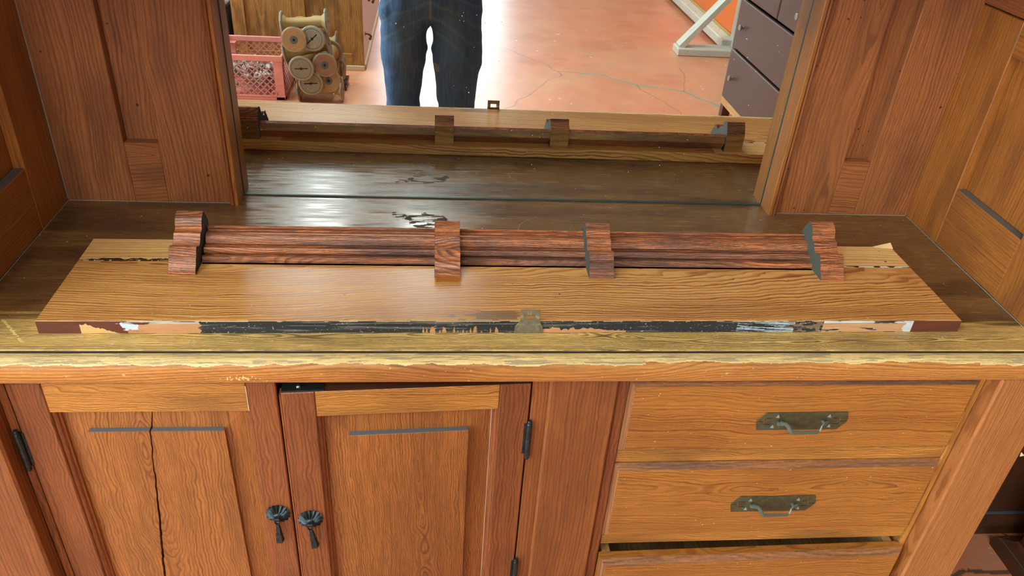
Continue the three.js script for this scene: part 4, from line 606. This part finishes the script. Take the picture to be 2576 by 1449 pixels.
// weathered sign frame on a braced foot
{ const texW = texture(1, 0.4, 400, (u, v, c) => { const n = fbm(u * 12, v * 60, 4); c[0] = 206 + 22 * n; c[1] = 210 + 20 * n; c[2] = 196 + 20 * n; if (n > 0.78) mix(c, [160, 148, 122], 0.5); }); const mW = woodMat(texW, 0.65);
  const x = 1.905, zN = 4.13, t = thing('sign_frame', 'weathered white wooden frame holding an orange board on a braced foot', 'sign frame', [1.9, 0, 4.9]);
  put(t, 'bottom_rail', wuv(cbox(x - 0.05, x + 0.05, 0.03, 0.09, zN, 6.2, 0.006), mW, 'z'), mW); put(t, 'post', wuv(cbox(x + 0.02, x + 0.06, 0.03, 1.5, zN - 0.02, zN + 0.05, 0.004), mW, 'y'), mW); put(t, 'post', wuv(cbox(x + 0.02, x + 0.06, 0.09, 1.5, 6.14, 6.2, 0.004), mW, 'y'), mW); put(t, 'top_rail', wuv(cbox(x + 0.02, x + 0.06, 1.5, 1.57, zN - 0.02, 6.2, 0.004), mW, 'z'), mW);
  put(t, 'foot', wuv(cbox(x - 0.385, x + 0.02, 0, 0.05, zN - 0.12, zN + 0.02, 0.006), mW, 'x'), mW); put(t, 'brace', wuv(strap([[x - 0.36, 0.05, zN - 0.05], [x + 0.03, 0.52, zN - 0.05]], 0.09, 0.035, [0, 0, 1]), mW, 'y'), mW);
  put(t, 'stop_strip', cbox(x + 0.028, x + 0.036, 0.09, 0.11, zN + 0.05, 6.14, 0.002), plain(196, 158, 84, 0.6)); put(t, 'orange_board', cbox(x + 0.036, x + 0.052, 0.11, 1.5, zN + 0.05, 6.14, 0.001), plain(236, 122, 44, 0.6), 'plain orange board'); }
// dark furniture standing to the right
{ const t = thing('dark_wardrobe', 'dark brown panelled wardrobe on a base moulding behind the sideboard post', 'wardrobe', [1.6, 0, -0.2]);
  W(t, 'body', 0.85, 2.4, 0.052, 1.9, -0.40, -0.08, M.umber, 'y', 0.1, 0.2); put(t, 'base_moulding', alongX([[-0.40, 0], [-0.053, 0], [-0.053, 0.034], [-0.058, 0.044], [-0.07, 0.0515], [-0.40, 0.0515]], 0.84, 2.41, M.umber, 0.5), M.umber); put(t, 'dusty_ledge', cbox(0.85, 2.4, 0.0512, 0.0522, -0.0795, -0.0705, 0.0002), mDust, 'grey dust on the base ledge'); }
{ const t = thing('dark_cabinet', 'dark brown cabinet with a stepped plinth standing on the floor right of the sideboard', 'cabinet', [1.6, 0, 0.25]);
  put(t, 'plinth', wuv(rotY(rings(1.256, 2.0, -0.55, 0.022, [[0, 0], [0, 0.028], [0.004, 0.032], [0.006, 0.033], [0.03, 0.044], [0.034, 0.05]])), M.umber, 'z'), M.umber); W(t, 'body', 1.292, 1.96, 0.05, 1.3, 0.012, 0.51, M.umber, 'y', 0.3, 0.3, 0.003); put(t, 'dusty_ledge', merge([cbox(1.2640, 1.2715, 0.0332, 0.0346, -0.012, 0.54, 0.0002), cbox(1.2715, 1.29, 0.0332, 0.0346, -0.014, -0.006, 0.0002)]), mDust, 'grey dust on the plinth step'); }
function rotY(g) { g.rotateX(-Math.PI / 2); return g; }

// ================= the photographer =================
function blob(dist, c, half, res) {
  const mc = new MarchingCubes(res, new THREE.MeshStandardMaterial(), false, false, 200000), p = [0, 0, 0]; let k = 0;
  for (let z = 0; z < res; z++) { p[2] = c[2] + half * (z - res / 2) / (res / 2); for (let y = 0; y < res; y++) { p[1] = c[1] + half * (y - res / 2) / (res / 2); for (let x = 0; x < res; x++) { p[0] = c[0] + half * (x - res / 2) / (res / 2); mc.field[k++] = -dist(p[0], p[1], p[2]); } } }
  mc.isolation = 0; mc.update(); const n = mc.count * 3, a = mc.positionArray.slice(0, n); for (let i = 0; i < n; i++) a[i] = a[i] * half + c[i % 3];
  let g = new THREE.BufferGeometry(); g.setAttribute('position', new THREE.BufferAttribute(a, 3)); g = mergeVertices(g, 1e-5); g.computeVertexNormals(); return g.toNonIndexed();
}
const smin = (a, b, k) => { const h = Math.max(k - Math.abs(a - b), 0) / k; return Math.min(a, b) - h * h * k * 0.25; };
function cap(px, py, pz, A, B, ra, rb) { const bx = B[0] - A[0], by = B[1] - A[1], bz = B[2] - A[2], t = clamp(((px - A[0]) * bx + (py - A[1]) * by + (pz - A[2]) * bz) / (bx * bx + by * by + bz * bz), 0, 1); return Math.hypot(px - A[0] - bx * t, py - A[1] - by * t, pz - A[2] - bz * t) - lerp(ra, rb, t); }
const ell = (px, py, pz, C, R) => { const k = Math.hypot((px - C[0]) / R[0], (py - C[1]) / R[1], (pz - C[2]) / R[2]); return (k - 1) * Math.min(...R); };
const PX = -0.138, PZ = 1.46;
const LEG = [{ hip: [-0.224, 0.87, PZ], mid: [-0.2285, 0.72, PZ - 0.005], knee: [-0.232, 0.50, PZ - 0.01], ank: [-0.236, 0.09, PZ + 0.02], r: [0.083, 0.0715, 0.0515, 0.044] }, { hip: [-0.052, 0.87, PZ], mid: [-0.0485, 0.72, PZ - 0.005], knee: [-0.049, 0.50, PZ - 0.01], ank: [-0.046, 0.09, PZ + 0.02], r: [0.084, 0.078, 0.0575, 0.046] }];
function lower(x, y, z, e) {
  let legs = 9; const d = ell(x, y, z, [PX, 0.955, PZ + 0.01], [0.172 + e, 0.135, 0.118 + e]);
  for (const l of LEG) { let q = smin(cap(x, y, z, l.hip, l.mid, l.r[0] + e, l.r[1] + e), cap(x, y, z, l.mid, l.knee, l.r[1] + e, l.r[2] + e), 0.03); q = smin(q, cap(x, y, z, l.knee, l.ank, l.r[2] + e, l.r[3] + e), 0.03); legs = smin(legs, q, 0.008); }
  return smin(d, legs, 0.02);
}
const SH = [[PX - 0.185, 1.405, PZ + 0.02], [PX + 0.185, 1.405, PZ + 0.02]];
// the phone stands just behind the lens, square to the view
const camQ = new THREE.Quaternion().setFromEuler(camera.rotation), phoneAt = (x, y, z) => new THREE.Vector3(x, y, z).applyQuaternion(camQ).add(camera.position).toArray();
const PC = [0.052, -0.018, 0.013], WR = [phoneAt(PC[0] - 0.115, PC[1] - 0.075, 0.075), phoneAt(PC[0] + 0.115, PC[1] - 0.075, 0.075)];
const EL = [[PX - 0.235, 1.20, PZ - 0.06], [PX + 0.235, 1.20, PZ - 0.06]];
function arms(x, y, z, e, part) { let d = 9; for (const i of [0, 1]) { let q = cap(x, y, z, SH[i], EL[i], 0.05 + e, 0.041 + e); if (part) q = smin(q, cap(x, y, z, EL[i], WR[i], 0.041 + e, 0.026 + e), 0.02); d = Math.min(d, q); } return d; }
function torso(x, y, z, e) { let d = ell(x, y, z, [PX, 1.30, PZ + 0.025], [0.185 + e, 0.20, 0.112 + e]); d = smin(d, ell(x, y, z, [PX, 1.09, PZ + 0.02], [0.165 + e, 0.17, 0.108 + e]), 0.06); d = smin(d, cap(x, y, z, SH[0], SH[1], 0.055 + e, 0.055 + e), 0.05); return d; }
const HC = [PX, 1.625, PZ - 0.005];
function head(x, y, z) {
  let d = ell(x, y, z, [HC[0], HC[1] + 0.025, HC[2] + 0.012], [0.077, 0.094, 0.096]); d = smin(d, ell(x, y, z, [HC[0], HC[1] - 0.055, HC[2] - 0.022], [0.056, 0.062, 0.062]), 0.03);
  d = smin(d, cap(x, y, z, [HC[0], HC[1] + 0.012, HC[2] - 0.085], [HC[0], HC[1] - 0.026, HC[2] - 0.101], 0.009, 0.014), 0.014);
  for (const s of [-1, 1]) { d = smin(d, ell(x, y, z, [HC[0] + s * 0.079, HC[1] - 0.004, HC[2] + 0.016], [0.011, 0.031, 0.019]), 0.008); d = smin(d, cap(x, y, z, [HC[0] + s * 0.014, HC[1] + 0.026, HC[2] - 0.083], [HC[0] + s * 0.046, HC[1] + 0.026, HC[2] - 0.072], 0.008, 0.007), 0.01); d = Math.max(d, -ell(x, y, z, [HC[0] + s * 0.031, HC[1] + 0.006, HC[2] - 0.092], [0.015, 0.009, 0.012])); }
  d = smin(d, cap(x, y, z, [HC[0] - 0.02, HC[1] - 0.062, HC[2] - 0.077], [HC[0] + 0.02, HC[1] - 0.062, HC[2] - 0.077], 0.006, 0.006), 0.008);
  return smin(d, cap(x, y, z, [HC[0], HC[1] - 0.04, HC[2] + 0.025], [PX, 1.42, PZ + 0.03], 0.052, 0.06), 0.03);
}
const texDenim = texture(0.5, 1.1, 900, (u, v, c) => {  // u = x + 0.39, v = y
  const tw = n2((u + v) * 900, (u - v) * 260), st = n2(u * 420, v * 24), n = fbm(u * 14, v * 9, 3); c[0] = 48 + 22 * tw + 16 * st; c[1] = 76 + 28 * tw + 20 * st; c[2] = 108 + 32 * tw + 24 * st;
  const x = u - 0.39; for (const [lx, ly] of [[-0.215, 0.76], [-0.06, 0.79]]) { const k = Math.hypot((x - lx) / 0.06, (v - ly) / 0.12); if (k < 1.2) mix(c, [96, 116, 124], 0.55 * sst(1.15, 0.35, k + 0.5 * (n - 0.5)) * (0.6 + 0.4 * st)); }
  const w = Math.abs(Math.sin(v * 62 + Math.abs(x + 0.138) * 34 + 3 * n)); if (v > 0.76 && v < 0.92 && w > 0.93) mix(c, [112, 132, 142], 0.35);
  if (Math.hypot((x + 0.118) / 0.012, (v - 0.685) / 0.02) < n * 1.5 && v < 0.705) mix(c, [156, 150, 140], 0.7);
  if (Math.abs(x + 0.139) < 0.0035 && v > 0.845) mix(c, [150, 146, 132], 0.55); if (n2(u * 260, v * 300) > 0.93) mix(c, [150, 160, 170], 0.3);
});
const mDenim = woodMat(texDenim, 0.85, { sheen: 0.3, sheenColor: new THREE.Color(0.3, 0.4, 0.5), sheenRoughness: 0.6 });
{ const p = thing('person', 'person in dark blue jeans and grey shirt holding up a phone before the mirror', 'person', [PX, 0, PZ]);
  const mSkin = plain(196, 142, 116, 0.55), folds = (x, y, z) => 0.0035 * s2(x * 26 + y * 9, y * 40 + z * 12) + 0.0022 * s2(x * 60, y * 16 - z * 40);
  const uvD = (g) => { const q = g.attributes.position, U = []; for (let i = 0; i < q.count; i++) U.push((q.getX(i) + 0.39) / 0.5, q.getY(i) / 1.1); g.setAttribute('uv', new THREE.Float32BufferAttribute(U, 2)); return g; };
  // hands around the ends of the phone
  const hand = (s) => { const K = (x, y, z) => phoneAt(PC[0] + s * x, PC[1] + y, z), C = [[WR[s < 0 ? 0 : 1], K(0.098, -0.045, 0.050), 0.027, 0.026], [K(0.098, -0.045, 0.050), K(0.094, -0.010, 0.034), 0.024, 0.019], [K(0.103, -0.035, 0.048), K(0.098, 0.004, 0.030), 0.02, 0.015]];
    const F = [[0.030, 0.062, 0.0088], [0.012, 0.066, 0.0092], [-0.008, 0.062, 0.0088], [-0.025, 0.055, 0.0080]]; for (const [yy, ln, r] of F) { const a = K(0.097, yy - 0.012, 0.030), b = K(0.0925, yy, 0.000), c = K(0.0925 - ln * 0.42, yy + 0.004, -0.0035), e = K(0.0925 - ln * 0.62, yy + 0.006, -0.0015); if (s < 0 && yy > 0) { C.push([a, K(0.092, yy + 0.004, 0.008), r, r], [K(0.092, yy + 0.004, 0.008), K(0.075, yy + 0.016 + (yy > 0.02 ? 0.016 : 0.012), 0.010), r, r * 0.85]); continue; } C.push([a, b, r, r], [b, c, r, r * 0.95], [c, e, r * 0.95, r * 0.85]); }
    C.push([K(0.1, -0.04, 0.046), K(0.082, -0.026, 0.034), 0.013, 0.011], [K(0.082, -0.026, 0.034), K(0.058, -0.014, 0.030), 0.011, 0.009]);
    return blob((x, y, z) => { let d = 9; C.forEach((q, i) => { const v = cap(x, y, z, q[0], q[1], q[2], q[3]); d = i < 3 ? smin(d, v, 0.012) : smin(d, v, 0.004); }); return d; }, K(0.085, -0.02, 0.035), 0.11, 62); };
  const body = merge([blob((x, y, z) => { let d = smin(torso(x, y, z, 0), arms(x, y, z, 0, 1), 0.02); return d; }, [PX, 1.28, PZ - 0.1], 0.42, 76), blob(head, [HC[0], HC[1] - 0.02, HC[2]], 0.17, 84), hand(-1), hand(1)]);
  const lowerBody = blob((x, y, z) => Math.max(lower(x, y, z, -0.006), y - 1.03), [PX, 0.55, PZ], 0.56, 70);
  const b = put(p, 'body', merge([body, lowerBody]), mSkin);
  put(b, 'jeans', uvD(blob((x, y, z) => Math.max(lower(x, y, z, 0.0) + folds(x, y, z), y - 1.035, 0.045 - y), [PX, 0.55, PZ], 0.56, 128)), mDenim, 'dark blue faded denim jeans');
  put(b, 'shirt', blob((x, y, z) => { const d = smin(torso(x, y, z, 0.010), Math.max(arms(x, y, z, 0.012, 0), 1.25 - y), 0.03) + folds(x, y, z) * 0.8; return Math.max(d, 0.99 - y, -(Math.hypot(x - PX, (z - PZ - 0.01)) - 0.07 + Math.max(0, 1.44 - y) * 3)); }, [PX, 1.2, PZ], 0.32, 84), plain(112, 114, 118, 0.9), 'grey short-sleeved shirt');
  put(b, 'hair', blob((x, y, z) => Math.max(ell(x, y, z, [HC[0], HC[1] + 0.034, HC[2] + 0.018], [0.086, 0.1, 0.104]) + 0.003 * s2(x * 90, y * 60 + z * 50), -(y - HC[1] - 0.062 + Math.max(-0.02, (z - HC[2] + 0.02)) * 1.6), -head(x, y, z) - 0.004), [HC[0], HC[1] + 0.03, HC[2]], 0.15, 56), plain(58, 42, 30, 0.7), 'short brown hair');
  for (const s of [-1, 1]) { const g = new THREE.SphereGeometry(0.0115, 16, 12); g.translate(HC[0] + s * 0.031, HC[1] + 0.006, HC[2] - 0.0765); put(b, 'eye', g.toNonIndexed(), plain(226, 222, 214, 0.2)); }
  for (const l of LEG) put(b, 'shoe', blob((x, y, z) => Math.max(smin(smin(cap(x, y, z, [l.ank[0], 0.05, PZ + 0.05], [l.ank[0], 0.042, PZ - 0.10], 0.042, 0.044), cap(x, y, z, [l.ank[0], 0.09, PZ + 0.02], [l.ank[0], 0.05, PZ + 0.02], 0.044, 0.044), 0.03), ell(x, y, z, [l.ank[0], 0.035, PZ - 0.12], [0.045, 0.036, 0.07]), 0.03), 0.001 - y), [l.ank[0], 0.1, PZ - 0.04], 0.18, 60), plain(70, 56, 44, 0.6), 'brown leather shoe');
}
{ const t = new THREE.Group(); t.name = 'phone'; t.userData = { label: 'black smartphone held up in both hands in front of the person', category: 'phone' }; t.position.copy(new THREE.Vector3(...phoneAt(...PC))); t.quaternion.copy(camQ); scene.add(t); OFF.set(t, new THREE.Vector3());
  put(t, 'case', cbox(-0.0735, 0.0735, -0.0358, 0.0358, -0.004, 0.004, 0.0028), plain(24, 25, 28, 0.4)); put(t, 'screen', cbox(-0.070, 0.070, -0.033, 0.033, 0.004, 0.0044, 0.0002), plain(10, 10, 12, 0.1), 'dark glossy screen');
  put(t, 'camera_bump', merge([cbox(-0.07, -0.036, 0.0005, 0.0335, -0.0055, -0.004, 0.001)]), plain(32, 33, 36, 0.3)); for (const [x, y] of [[-0.060, 0.0255], [-0.060, 0.009], [-0.045, 0.017]]) { const g = lathe([[0.0062, 0], [0.0062, 0.0012], [0.0052, 0.0014], [0.0001, 0.0008]], 20); g.rotateX(-Math.PI / 2); g.translate(x, y, -0.0055); put(t, 'lens', g, plain(14, 15, 20, 0.08)); } }

scene.traverse((o) => { if (o.isMesh) { o.castShadow = true; o.receiveShadow = true; } });
renderer.render(scene, camera);
